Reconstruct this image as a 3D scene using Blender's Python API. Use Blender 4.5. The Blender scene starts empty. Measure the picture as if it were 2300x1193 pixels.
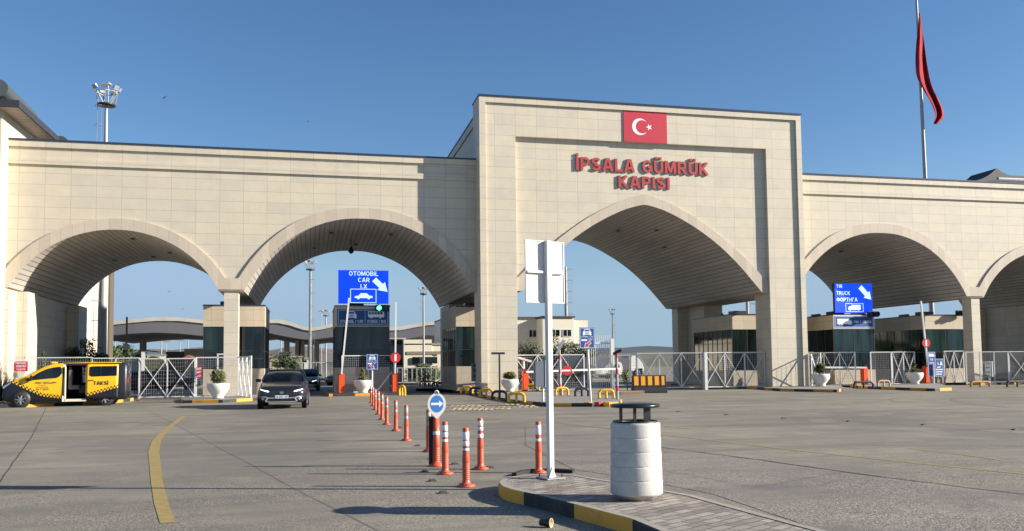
import bpy, bmesh, math, random
from mathutils import Vector, Matrix
from mathutils.bvhtree import BVHTree
PI = math.pi; rad = math.radians
S = bpy.context.scene; COL = S.collection
random.seed(7)
# ------------------------------------------------------------------ camera
FPX, YAW, PITCH, ROLL, CY = 1941.0, 0.22889, 0.06181, -0.01103, 702.3
CAMZ = 1.6
_f = Vector((math.sin(YAW)*math.cos(PITCH), math.cos(YAW)*math.cos(PITCH), math.sin(PITCH)))
_r = Vector((math.cos(YAW), -math.sin(YAW), 0)); _u = _r.cross(_f)
_r2 = math.cos(ROLL)*_r + math.sin(ROLL)*_u; _u2 = -math.sin(ROLL)*_r + math.cos(ROLL)*_u
cam = bpy.data.objects.new('camera', bpy.data.cameras.new('camera')); COL.objects.link(cam)
cam.data.sensor_width = 36; cam.data.lens = FPX/2300*36
cam.data.shift_y = (CY-596.5)/2300
cam.data.clip_start = .1; cam.data.clip_end = 6000
M = Matrix((( _r2.x, _u2.x, -_f.x, 0), (_r2.y, _u2.y, -_f.y, 0), (_r2.z, _u2.z, -_f.z, CAMZ), (0, 0, 0, 1)))
cam.matrix_world = M
S.camera = cam
# ------------------------------------------------------------------ sky and sun
SUN_AZ, SUN_EL = rad(109), rad(20.5)
w = bpy.data.worlds.new('World'); S.world = w; w.use_nodes = True
SAT = 1.16; CAP = (2.85, 4.1, 6.0, 1)
nt = w.node_tree; bg = nt.nodes['Background']
sky = nt.nodes.new('ShaderNodeTexSky'); sky.sky_type = 'NISHITA'; sky.sun_disc = False
sky.sun_elevation = SUN_EL; sky.sun_rotation = SUN_AZ
sky.air_density = 1.0; sky.dust_density = 0.3; sky.ozone_density = 3.0; sky.altitude = 0
# clear anti-solar blue: a little more saturation, and a ceiling on the glow around the sun
hs = nt.nodes.new('ShaderNodeHueSaturation'); hs.inputs['Saturation'].default_value = SAT; nt.links.new(sky.outputs[0], hs.inputs['Color'])
cp = nt.nodes.new('ShaderNodeMix'); cp.data_type = 'RGBA'; cp.blend_type = 'DARKEN'; cp.inputs[0].default_value = 1
nt.links.new(hs.outputs[0], cp.inputs[6]); cp.inputs[7].default_value = CAP
# pale blue horizon band
tcw = nt.nodes.new('ShaderNodeTexCoord'); spw = nt.nodes.new('ShaderNodeSeparateXYZ'); nt.links.new(tcw.outputs['Generated'], spw.inputs[0])
mrw = nt.nodes.new('ShaderNodeMapRange'); mrw.inputs[1].default_value = .0; mrw.inputs[2].default_value = .22; mrw.inputs[3].default_value = .9; mrw.inputs[4].default_value = 0; nt.links.new(spw.outputs[2], mrw.inputs[0])
hz = nt.nodes.new('ShaderNodeMix'); hz.data_type = 'RGBA'; nt.links.new(mrw.outputs[0], hz.inputs[0]); nt.links.new(cp.outputs[2], hz.inputs[6]); hz.inputs[7].default_value = (2.3, 3.5, 4.6, 1)
tn = nt.nodes.new('ShaderNodeMix'); tn.data_type = 'RGBA'; tn.blend_type = 'MULTIPLY'; tn.inputs[0].default_value = 1; nt.links.new(hz.outputs[2], tn.inputs[6]); tn.inputs[7].default_value = (1.05, 1.0, 1.04, 1)
nt.links.new(tn.outputs[2], bg.inputs[0]); bg.inputs[1].default_value = 0.07
sl = bpy.data.lights.new('sun', 'SUN'); sl.energy = 5.0; sl.angle = rad(.5); sl.color = (1, .93, .82)
so = bpy.data.objects.new('sun', sl); COL.objects.link(so)
sd = Vector((math.sin(SUN_AZ)*math.cos(SUN_EL), math.cos(SUN_AZ)*math.cos(SUN_EL), math.sin(SUN_EL)))
so.rotation_euler = sd.to_track_quat('Z', 'Y').to_euler()
S.view_settings.view_transform = 'Standard'; S.view_settings.look = 'None'
S.view_settings.exposure = 1.0; S.view_settings.gamma = 1
# ------------------------------------------------------------------ photo pixel -> world helpers
def ray(x, y): return _r2*((x-1150)/FPX) - _u2*((y-CY)/FPX) + _f
C0 = Vector((0, 0, CAMZ))
def G(x, y, z=0.0): d = ray(x, y); return C0 + d*((z-CAMZ)/d.z)
def at(x, y, Y): d = ray(x, y); return C0 + d*(Y/d.y)
# ------------------------------------------------------------------ materials
MATS = {}
def new_mat(name):
    m = bpy.data.materials.new(name); m.use_nodes = True
    return m, m.node_tree, m.node_tree.nodes['Principled BSDF']
def N(t, typ, **kw):
    n = t.nodes.new(typ)
    for k, v in kw.items(): setattr(n, k, v)
    return n
def mth(t, op, a, b=None, c=None, clamp=False):
    n = t.nodes.new('ShaderNodeMath'); n.operation = op; n.use_clamp = clamp
    for i, v in enumerate((a, b, c)):
        if v is None: continue
        if isinstance(v, (int, float)): n.inputs[i].default_value = v
        else: t.links.new(v, n.inputs[i])
    return n.outputs[0]
def mixc(t, fac, a, b, mode='MIX'):
    n = t.nodes.new('ShaderNodeMix'); n.data_type = 'RGBA'; n.blend_type = mode
    for s, v in ((n.inputs[0], fac), (n.inputs[6], a), (n.inputs[7], b)):
        if isinstance(v, (int, float)): s.default_value = v
        elif isinstance(v, tuple): s.default_value = (*v[:3], 1)
        else: t.links.new(v, s)
    return n.outputs[2]
def noise(t, vec, scale, detail=4, rough=.55):
    n = t.nodes.new('ShaderNodeTexNoise'); n.inputs['Scale'].default_value = scale
    n.inputs['Detail'].default_value = detail; n.inputs['Roughness'].default_value = rough
    if vec: t.links.new(vec, n.inputs['Vector'])
    return n.outputs['Fac']
def ramp(t, fac, lo, hi): 
    n = t.nodes.new('ShaderNodeMapRange'); n.clamp = True
    t.links.new(fac, n.inputs[0]); n.inputs[1].default_value = lo; n.inputs[2].default_value = hi
    return n.outputs[0]
def simple(name, col, rough=.6, metal=0, var=.12, scale=6, emit=0, spec=None, bump=0, coat=0):
    if name in MATS: return MATS[name]
    m, t, p = new_mat(name)
    p.inputs['Roughness'].default_value = rough; p.inputs['Metallic'].default_value = metal
    if coat: p.inputs['Coat Weight'].default_value = coat
    if spec is not None: p.inputs['Specular IOR Level'].default_value = spec
    pos = N(t, 'ShaderNodeTexCoord').outputs['Object']
    nz = noise(t, pos, scale)
    c = mixc(t, nz, tuple(v*(1-var) for v in col), tuple(min(1, v*(1+var)) for v in col))
    t.links.new(c, p.inputs['Base Color'])
    if emit:
        t.links.new(c, p.inputs['Emission Color']); p.inputs['Emission Strength'].default_value = emit
    if bump:
        b = N(t, 'ShaderNodeBump'); b.inputs['Strength'].default_value = bump; b.inputs['Distance'].default_value = .02
        t.links.new(noise(t, pos, scale*8), b.inputs['Height']); t.links.new(b.outputs[0], p.inputs['Normal'])
    MATS[name] = m; return m
def wallcoord(t):
    g = N(t, 'ShaderNodeNewGeometry'); sp = N(t, 'ShaderNodeSeparateXYZ'); t.links.new(g.outputs['Position'], sp.inputs[0])
    sn = N(t, 'ShaderNodeSeparateXYZ'); t.links.new(g.outputs['Normal'], sn.inputs[0])
    side = mth(t, 'GREATER_THAN', mth(t, 'ABSOLUTE', sn.outputs[0]), .7)
    u = mth(t, 'ADD', mth(t, 'MULTIPLY', sp.outputs[0], mth(t, 'SUBTRACT', 1, side)), mth(t, 'MULTIPLY', sp.outputs[1], side))
    return u, sp, g.outputs['Position'], side
def tile_mat(name, col, tw, th, ph, phz, mort=.024, var=.075, jcol=.66):
    if name in MATS: return MATS[name]
    m, t, p = new_mat(name); u, sp, pos, side = wallcoord(t)
    def frac_line(v, per, phs):
        q = mth(t, 'DIVIDE', mth(t, 'SUBTRACT', v, phs), per)
        fr = mth(t, 'FRACT', q); d = mth(t, 'MINIMUM', fr, mth(t, 'SUBTRACT', 1, fr))
        return mth(t, 'LESS_THAN', mth(t, 'MULTIPLY', d, per), mort/2), mth(t, 'FLOOR', q)
    lu, iu = frac_line(u, tw, ph); lz, iz = frac_line(sp.outputs[2], th, phz)
    line = mth(t, 'MAXIMUM', lu, lz)
    cv = N(t, 'ShaderNodeCombineXYZ'); t.links.new(iu, cv.inputs[0]); t.links.new(iz, cv.inputs[1])
    wn = N(t, 'ShaderNodeTexWhiteNoise'); t.links.new(cv.outputs[0], wn.inputs[0])
    n1 = noise(t, pos, 1.1, 6, .65); n2 = noise(t, pos, 9, 6, .7)
    dark = tuple(c*(1-var*2.6) for c in col); lite = tuple(min(1, c*(1+var)) for c in col)
    c = mixc(t, ramp(t, n1, .3, .7), dark, lite)
    c = mixc(t, mth(t, 'MULTIPLY', ramp(t, n2, .42, .72), .35), c, (col[0]*.80, col[1]*.76, col[2]*.70))
    pink = mixc(t, wn.outputs[0], (col[0]*1.08, col[1]*1.04, col[2]*.98), (col[0]*.90, col[1]*.91, col[2]*.93))
    c = mixc(t, .55, c, pink)
    # rain streaks
    mp = N(t, 'ShaderNodeMapping'); mp.inputs['Scale'].default_value = (3.5, 3.5, .22); t.links.new(pos, mp.inputs[0])
    st = noise(t, mp.outputs[0], 1.6, 5, .6)
    c = mixc(t, mth(t, 'MULTIPLY', ramp(t, st, .55, .8), .22), c, (col[0]*.62, col[1]*.58, col[2]*.52))
    c = mixc(t, line, c, tuple(v*jcol for v in col))
    t.links.new(c, p.inputs['Base Color']); p.inputs['Roughness'].default_value = .62
    b = N(t, 'ShaderNodeBump'); b.inputs['Strength'].default_value = .5; b.inputs['Distance'].default_value = .01
    t.links.new(mth(t, 'SUBTRACT', mth(t, 'MULTIPLY', n2, .3), line), b.inputs['Height']); t.links.new(b.outputs[0], p.inputs['Normal'])
    MATS[name] = m; return m
STONE = (.61, .545, .425)
m_wing = tile_mat('stone_wing', STONE, 1.2664, .61, -15.104, .56)
m_tower = tile_mat('stone_tower', STONE, 1.283, .6335, 10.45, .597)
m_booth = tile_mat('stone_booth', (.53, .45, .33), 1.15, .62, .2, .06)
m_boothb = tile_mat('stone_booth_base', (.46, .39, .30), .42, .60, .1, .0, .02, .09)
def uv_line_mat(name, col, per, mort, jc, rough=.6, across=None, var=.1, gloss=.5):
    """joints every `per` metres of the u coordinate (v for `across`)"""
    m, t, p = new_mat(name)
    uv = N(t, 'ShaderNodeUVMap'); sp = N(t, 'ShaderNodeSeparateXYZ'); t.links.new(uv.outputs[0], sp.inputs[0])
    g = N(t, 'ShaderNodeNewGeometry').outputs['Position']
    def ln(v, per, mo):
        q = mth(t, 'DIVIDE', v, per); fr = mth(t, 'FRACT', q); d = mth(t, 'MINIMUM', fr, mth(t, 'SUBTRACT', 1, fr))
        return mth(t, 'LESS_THAN', mth(t, 'MULTIPLY', d, per), mo/2), mth(t, 'FLOOR', q)
    l, iu = ln(sp.outputs[0], per, mort)
    if across:
        # stagger the cross joints board by board
        off = mth(t, 'MULTIPLY', mth(t, 'FRACT', mth(t, 'MULTIPLY', iu, .37)), across)
        l2, iv = ln(mth(t, 'ADD', sp.outputs[1], off), across, mort*.6); l = mth(t, 'MAXIMUM', l, l2)
        cv = N(t, 'ShaderNodeCombineXYZ'); t.links.new(iu, cv.inputs[0]); t.links.new(iv, cv.inputs[1])
    else:
        cv = N(t, 'ShaderNodeCombineXYZ'); t.links.new(iu, cv.inputs[0])
    wn = N(t, 'ShaderNodeTexWhiteNoise'); t.links.new(cv.outputs[0], wn.inputs[0])
    c = mixc(t, wn.outputs[0], tuple(v*(1-var) for v in col), tuple(v*(1+var) for v in col))
    n2 = noise(t, g, 4, 6, .7); c = mixc(t, mth(t, 'MULTIPLY', ramp(t, n2, .4, .75), .3), c, tuple(v*.72 for v in col))
    c = mixc(t, l, c, jc); t.links.new(c, p.inputs['Base Color']); p.inputs['Roughness'].default_value = rough
    b = N(t, 'ShaderNodeBump'); b.inputs['Strength'].default_value = .6; b.inputs['Distance'].default_value = .012
    t.links.new(mth(t, 'SUBTRACT', 1, l), b.inputs['Height']); t.links.new(b.outputs[0], p.inputs['Normal'])
    MATS[name] = m; return m
m_arch = uv_line_mat('arch_band_stone', (.55, .465, .36), .62, .02, (.36, .29, .21))
m_soffit = uv_line_mat('soffit_boards', (.50, .46, .41), .30, .04, (.10, .085, .07), .5, 3.4, .12)
m_eave = uv_line_mat('eave_boards', (.36, .28, .22), .55, .03, (.10, .08, .07), .5)
def kerb_mat(name, per, ph, ya=(.66, .31, .03), bl=(.028, .028, .03)):
    m, t, p = new_mat(name); uv = N(t, 'ShaderNodeUVMap'); sp = N(t, 'ShaderNodeSeparateXYZ'); t.links.new(uv.outputs[0], sp.inputs[0])
    q = mth(t, 'FRACT', mth(t, 'ADD', mth(t, 'DIVIDE', sp.outputs[0], 2*per), ph)); s = mth(t, 'LESS_THAN', q, .5)
    g = N(t, 'ShaderNodeNewGeometry').outputs['Position']; n = noise(t, g, 14, 6, .7); n3 = noise(t, g, 2.2, 5, .6)
    c = mixc(t, s, bl, ya); c = mixc(t, mth(t, 'MULTIPLY', ramp(t, n, .56, .74), .45), c, (.20, .175, .14))
    c = mixc(t, mth(t, 'MULTIPLY', ramp(t, n3, .5, .75), .4), c, (.12, .10, .08))
    t.links.new(c, p.inputs['Base Color']); p.inputs['Roughness'].default_value = .7
    return m
m_kerb = kerb_mat('painted_kerb', 1.05, .0); m_kerb2 = kerb_mat('painted_kerb_far', 1.25, .18)
m_cap = simple('dark_metal_coping', (.045, .06, .09), .35, .3)
m_white = simple('white_paint', (.70, .69, .66), .35, 0, .04, 3)
m_postw = simple('white_sign_post', (.66, .66, .63), .4, 0, .05, 5)
m_fence = simple('white_galvanised_fence', (.62, .62, .60), .45, 0, .08, 3)
m_wire = simple('fence_wire', (.36, .37, .37), .5, 0, .05, 3)
m_galv = simple('galvanised_steel', (.34, .34, .33), .5, .15, .1, 5)
m_dkst = simple('dark_steel', (.05, .052, .055), .4, .4)
m_black = simple('black_plastic', (.018, .018, .02), .45, 0, .2)
m_rubber = simple('rubber', (.022, .021, .02), .8)
m_orange = simple('orange_bollard', (.58, .10, .045), .42, 0, .12, 14)
m_box = simple('orange_red_box', (.80, .09, .02), .4, 0, .05, 5)
m_yel = simple('yellow_paint', (.80, .42, .02), .5, 0, .12, 9)
m_yel2 = simple('amber_yellow', (.85, .36, .02), .45, 0, .08, 9)
m_refl = simple('reflective_white', (.80, .82, .84), .35, 0, .05, 30)
m_blue = simple('sign_blue', (.005, .065, .28), .6, 0, .12, 4)
m_blue2 = simple('arrow_sign_blue', (.05, .20, .56), .35, 0, .06, 6)
m_navy = simple('navy_sign', (.006, .06, .20), .65, 0, .12, 4)
m_swhite = simple('sign_white', (.78, .80, .82), .4, 0, .03, 4)
m_swhdim = simple('sign_white_dim', (.68, .73, .78), .5, 0, .1, 4)
m_red = simple('sign_red', (.55, .03, .035), .4, 0, .06, 4)
m_flag = simple('flag_red', (.52, .02, .045), .55, 0, .06, 3)
m_cloth = simple('flag_cloth', (.32, .01, .02), .9, 0, .3, 2)
m_letter = simple('letter_red', (.46, .05, .048), .5, 0, .12, 3)
m_letside = simple('letter_side_dark', (.06, .022, .03), .5)
m_led = simple('led_blue', (.0, .035, .80), .4, 0, .22, 1.2, emit=.85)
m_ledt = simple('led_text', (.45, .62, .95), .4, 0, .08, 1.2, emit=.75)
m_green = simple('green_lamp', (.05, .9, .30), .3, 0, .05, 3, emit=5)
m_bin = simple('white_bin', (.60, .585, .54), .8, 0, .16, 30, bump=.6)
def bin_mat():
    m, t, p = new_mat('cast_white_concrete'); o = N(t, 'ShaderNodeTexCoord').outputs['Object']; v = N(t, 'ShaderNodeTexVoronoi'); v.inputs['Scale'].default_value = 55; t.links.new(o, v.inputs['Vector'])
    n = noise(t, o, 5, 6, .7); n2 = noise(t, o, 45, 4, .8); c = mixc(t, ramp(t, n, .3, .7), (.50, .485, .44), (.64, .625, .58))
    c = mixc(t, mth(t, 'MULTIPLY', mth(t, 'LESS_THAN', v.outputs['Distance'], .16), .5), c, (.25, .23, .20)); c = mixc(t, mth(t, 'MULTIPLY', ramp(t, n2, .55, .75), .5), c, (.34, .32, .28))
    sp = N(t, 'ShaderNodeSeparateXYZ'); t.links.new(o, sp.inputs[0]); gr = mth(t, 'MULTIPLY', mth(t, 'SUBTRACT', 1, ramp(t, sp.outputs[2], .0, .22)), ramp(t, n, .35, .65)); c = mixc(t, mth(t, 'MULTIPLY', gr, .5), c, (.27, .23, .18))
    t.links.new(c, p.inputs['Base Color']); p.inputs['Roughness'].default_value = .85
    b = N(t, 'ShaderNodeBump'); b.inputs['Strength'].default_value = .5; b.inputs['Distance'].default_value = .006; t.links.new(n2, b.inputs['Height']); t.links.new(b.outputs[0], p.inputs['Normal']); return m
m_bin = bin_mat()
m_planter = simple('white_planter', (.66, .64, .59), .6, 0, .08, 3)
m_soil = simple('soil', (.08, .05, .03), .9)
m_brown = simple('brown_stain', (.35, .2, .08), .8)
m_leafd = simple('leaf_dark', (.028, .05, .014), .6, 0, .5, 3)
m_leaf = simple('leaf_mid', (.07, .10, .024), .6, 0, .45, 3)
m_leafy = simple('leaf_yellow_green', (.19, .16, .03), .6, 0, .4, 3)
m_spiky = simple('spiky_leaf', (.07, .055, .045), .6, 0, .5, 5)
m_trunk = simple('bark', (.10, .07, .045), .9, 0, .3, 10)
m_conc = simple('concrete', (.26, .24, .21), .85, 0, .15, 5, bump=.3)
m_creamb = simple('cream_render', (.78, .72, .58), .8, 0, .05, 1)
m_creams = simple('beige_wall', (.44, .38, .28), .8, 0, .07, 2)
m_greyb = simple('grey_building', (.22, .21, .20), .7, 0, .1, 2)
m_roofd = simple('dark_roof', (.09, .085, .085), .7, 0, .1, 2)
m_tube = simple('grey_metal_tube', (.09, .10, .105), .45, .2, .1, 1)
m_fascia = simple('grey_fascia', (.03, .032, .042), .65, 0, .12, 2)
m_fasci2 = simple('canopy_fascia', (.13, .13, .145), .6, 0, .12, .4)
m_stud = simple('cream_stud', (.62, .50, .32), .7, 0, .15, 20)
m_door = simple('white_metal_door', (.55, .56, .55), .4)
def glass_mat(name, col, rough=.04):
    m, t, p = new_mat(name)
    g = N(t, 'ShaderNodeNewGeometry').outputs['Position']
    mp = N(t, 'ShaderNodeMapping'); mp.inputs['Scale'].default_value = (1.4, .5, .16); t.links.new(g, mp.inputs[0])
    n = noise(t, mp.outputs[0], 1.4, 3)
    t.links.new(mixc(t, ramp(t, n, .4, .62), tuple(v*.45 for v in col), tuple(v*1.7 for v in col)), p.inputs['Base Color'])
    p.inputs['Roughness'].default_value = rough; p.inputs['IOR'].default_value = 1.55
    b = N(t, 'ShaderNodeBump'); b.inputs['Strength'].default_value = .04; b.inputs['Distance'].default_value = .02
    t.links.new(noise(t, g, 1.3, 2), b.inputs['Height']); t.links.new(b.outputs[0], p.inputs['Normal'])
    MATS[name] = m; return m
m_glass = glass_mat('tinted_green_glass', (.006, .011, .012)); m_cglass = glass_mat('car_glass', (.008, .010, .012), .03)
m_glassg = glass_mat('pale_reflective_glass', (.012, .026, .024), .06)
def paint(name, col, rough=.25): 
    m = simple(name, col, rough, 0, .05, 2, coat=.6); return m
m_carblk = paint('car_paint_black', (.014, .015, .022)); m_cardk = paint('car_paint_dark', (.012, .013, .016))
m_yelcar = paint('taxi_yellow', (.88, .52, .02)); m_whcar = paint('car_paint_white', (.70, .70, .68))
m_redcar = paint('car_paint_red', (.10, .018, .015)); m_chrome = simple('satin_chrome', (.62, .63, .64), .25, .7)
m_lamp = simple('headlamp_glow', (.9, .93, 1), .2, 0, .02, 3, emit=.9); m_tail = simple('tail_lamp', (.5, .01, .01), .25)
m_int = simple('car_interior', (.02, .018, .018), .8)
# ------------------------------------------------------------------ mesh builder
class MB:
    def __init__(s): s.v = []; s.f = []; s.mi = []; s.uv = {}; s.cur = 0; s.sm = set()
    def add(s, vs, fs, uvs=None, smooth=False):
        b = len(s.v); s.v += [tuple(v) for v in vs]
        for k, f in enumerate(fs):
            if uvs: s.uv[len(s.f)] = uvs[k]
            if smooth: s.sm.add(len(s.f))
            s.f.append(tuple(b+i for i in f)); s.mi.append(s.cur)
        return s
    def box(s, x0, x1, y0, y1, z0, z1):
        v = [(x, y, z) for z in (z0, z1) for y in (y0, y1) for x in (x0, x1)]
        return s.add(v, [(0, 2, 3, 1), (4, 5, 7, 6), (0, 1, 5, 4), (1, 3, 7, 5), (3, 2, 6, 7), (2, 0, 4, 6)])
    def obox(s, c, dx, dy, dz, rz=0, tilt=0):
        R = Matrix.Rotation(rz, 3, 'Z') @ Matrix.Rotation(tilt, 3, 'X')
        v = [Vector(c) + R @ Vector((x*dx/2, y*dy/2, z*dz/2)) for z in (-1, 1) for y in (-1, 1) for x in (-1, 1)]
        return s.add(v, [(0, 2, 3, 1), (4, 5, 7, 6), (0, 1, 5, 4), (1, 3, 7, 5), (3, 2, 6, 7), (2, 0, 4, 6)])
    def bar(s, p, q, w, h=None):
        p, q = Vector(p), Vector(q); d = (q-p).normalized(); h = h or w
        up = Vector((0, 0, 1)) if abs(d.z) < .95 else Vector((0, 1, 0))
        a = d.cross(up).normalized(); b = a.cross(d)
        v = [e + a*i*w/2 + b*j*h/2 for e in (p, q) for i, j in ((-1, -1), (1, -1), (1, 1), (-1, 1))]
        return s.add(v, [(3, 2, 1, 0), (4, 5, 6, 7), (0, 1, 5, 4), (1, 2, 6, 5), (2, 3, 7, 6), (3, 0, 4, 7)])
    def tube(s, p, q, r, n=10, r2=None, caps=True):
        p, q = Vector(p), Vector(q); d = (q-p).normalized(); r2 = r if r2 is None else r2
        up = Vector((0, 0, 1)) if abs(d.z) < .95 else Vector((0, 1, 0))
        a = d.cross(up).normalized(); b = a.cross(d)
        v = [e + a*math.cos(t*2*PI/n)*rr + b*math.sin(t*2*PI/n)*rr for e, rr in ((p, r), (q, r2)) for t in range(n)]
        s.add(v, [(i, (i+1) % n, n+(i+1) % n, n+i) for i in range(n)], smooth=True)
        if caps: s.add(v[:n], [tuple(range(n))[::-1]]); s.add(v[n:], [tuple(range(n))])
        return s
    def lathe(s, prof, c, n=24, axis='z', smooth=True, ang=0):
        c = Vector(c); vs = []
        for r, z in prof:
            for k in range(n):
                a = 2*PI*k/n+ang; x, y = math.cos(a)*r, math.sin(a)*r
                vs.append(c + (Vector((x, y, z)) if axis == 'z' else Vector((x, z, y)) if axis == 'y' else Vector((z, x, y))))
        fs = []
        for j in range(len(prof)-1):
            for k in range(n): fs.append((j*n+k, j*n+(k+1) % n, (j+1)*n+(k+1) % n, (j+1)*n+k))
        if axis == 'y': fs = [f[::-1] for f in fs]
        return s.add(vs, fs, smooth=smooth)
    def prism(s, poly, y0, y1, axis='y'):
        """poly in (x,z) extruded along y (or (y,z) along x, or (x,y) along z)"""
        f = {'y': lambda p, d: (p[0], d, p[1]), 'x': lambda p, d: (d, p[0], p[1]), 'z': lambda p, d: (p[0], p[1], d)}[axis]
        n = len(poly); v = [f(p, y0) for p in poly] + [f(p, y1) for p in poly]
        return s.add(v, [tuple(range(n)), tuple(range(n, 2*n))[::-1]] + [(i, n+i, n+(i+1) % n, (i+1) % n) for i in range(n)])
    def strip(s, xs, bot, top, y0, y1, uvb=False):
        """solid between z=bot(x) and z=top(x) from y0 to y1"""
        n = len(xs); v = []
        for x in xs: v += [(x, y0, bot(x)), (x, y0, top(x)), (x, y1, top(x)), (x, y1, bot(x))]
        L = [0]
        for i in range(1, n): L.append(L[-1] + math.hypot(xs[i]-xs[i-1], bot(xs[i])-bot(xs[i-1])))
        fs = []; uvs = []
        for i in range(n-1):
            a, b = 4*i, 4*i+4
            for j in range(4):
                k = (j+1) % 4; fs.append((a+j, b+j, b+k, a+k))
                uvs.append([(L[i], y0), (L[i+1], y0), (L[i+1], y1), (L[i], y1)])
        fs += [(0, 1, 2, 3), (4*n-1, 4*n-2, 4*n-3, 4*n-4)]; uvs += [[(0.3, 0)]*4, [(.3, 0)]*4]
        return s.add(v, fs, uvs)
    def build(s, name, mats, parent=None, local=False, smooth=None, bevel=0):
        me = bpy.data.meshes.new(name); off = Vector((0, 0, 0))
        if parent is not None and not local: off = wloc(parent)
        me.from_pydata([Vector(v)-off for v in s.v], [], s.f)
        mats = mats if isinstance(mats, (list, tuple)) else [mats]
        for m in mats: me.materials.append(m)
        for i, p in enumerate(me.polygons):
            p.material_index = min(s.mi[i], len(mats)-1); p.use_smooth = (i in s.sm) if smooth is None else smooth
        if s.uv:
            ul = me.uv_layers.new(name='UVMap')
            for i, p in enumerate(me.polygons):
                if i in s.uv:
                    for k, li in enumerate(p.loop_indices): ul.data[li].uv = s.uv[i][k]
        bm = bmesh.new(); bm.from_mesh(me); bmesh.ops.recalc_face_normals(bm, faces=bm.faces)
        if bevel: 
            bmesh.ops.remove_doubles(bm, verts=bm.verts, dist=1e-5)
            es = [e for e in bm.edges if len(e.link_faces) == 2 and e.calc_face_angle(0) > .6]
            bmesh.ops.bevel(bm, geom=es, offset=bevel, segments=2, affect='EDGES', clamp_overlap=True)
        bm.to_mesh(me); bm.free()
        o = bpy.data.objects.new(name, me); COL.objects.link(o)
        if parent is not None: o.parent = parent
        return o
WL = {}
def wloc(o):
    v = Vector((0, 0, 0))
    while o is not None: v += o.location; o = o.parent
    return v
def thing(name, label, cat, loc=(0, 0, 0), rz=0, group=None):
    o = bpy.data.objects.new(name, None); COL.objects.link(o); o.location = loc; o.rotation_euler = (0, 0, rz); o.empty_display_size = .2
    return tag(o, label, cat, group)
def tag(o, label, cat, group=None, kind=None):
    o['label'] = label; o['category'] = cat
    if group: o['group'] = group
    if kind: o['kind'] = kind
    return o
def struct(o): o['kind'] = 'structure'; return o
def dup(src, loc, rz=None, label=None, group=None, scale=None):
    r = src.copy(); COL.objects.link(r); r.location = loc
    if rz is not None: r.rotation_euler = (0, 0, rz)
    if scale: r.scale = (scale,)*3
    if label: r['label'] = label
    if group: r['group'] = group
    def rec(a, b):
        for ch in list(a.children):
            c = ch.copy(); COL.objects.link(c); c.parent = b; rec(ch, c)
    rec(src, r); return r
def _arc(cx, cy, rx, ry, a0, a1, n=10): return [(cx+rx*math.cos(rad(a0+(a1-a0)*k/n)), cy+ry*math.sin(rad(a0+(a1-a0)*k/n))) for k in range(n+1)]
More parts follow.
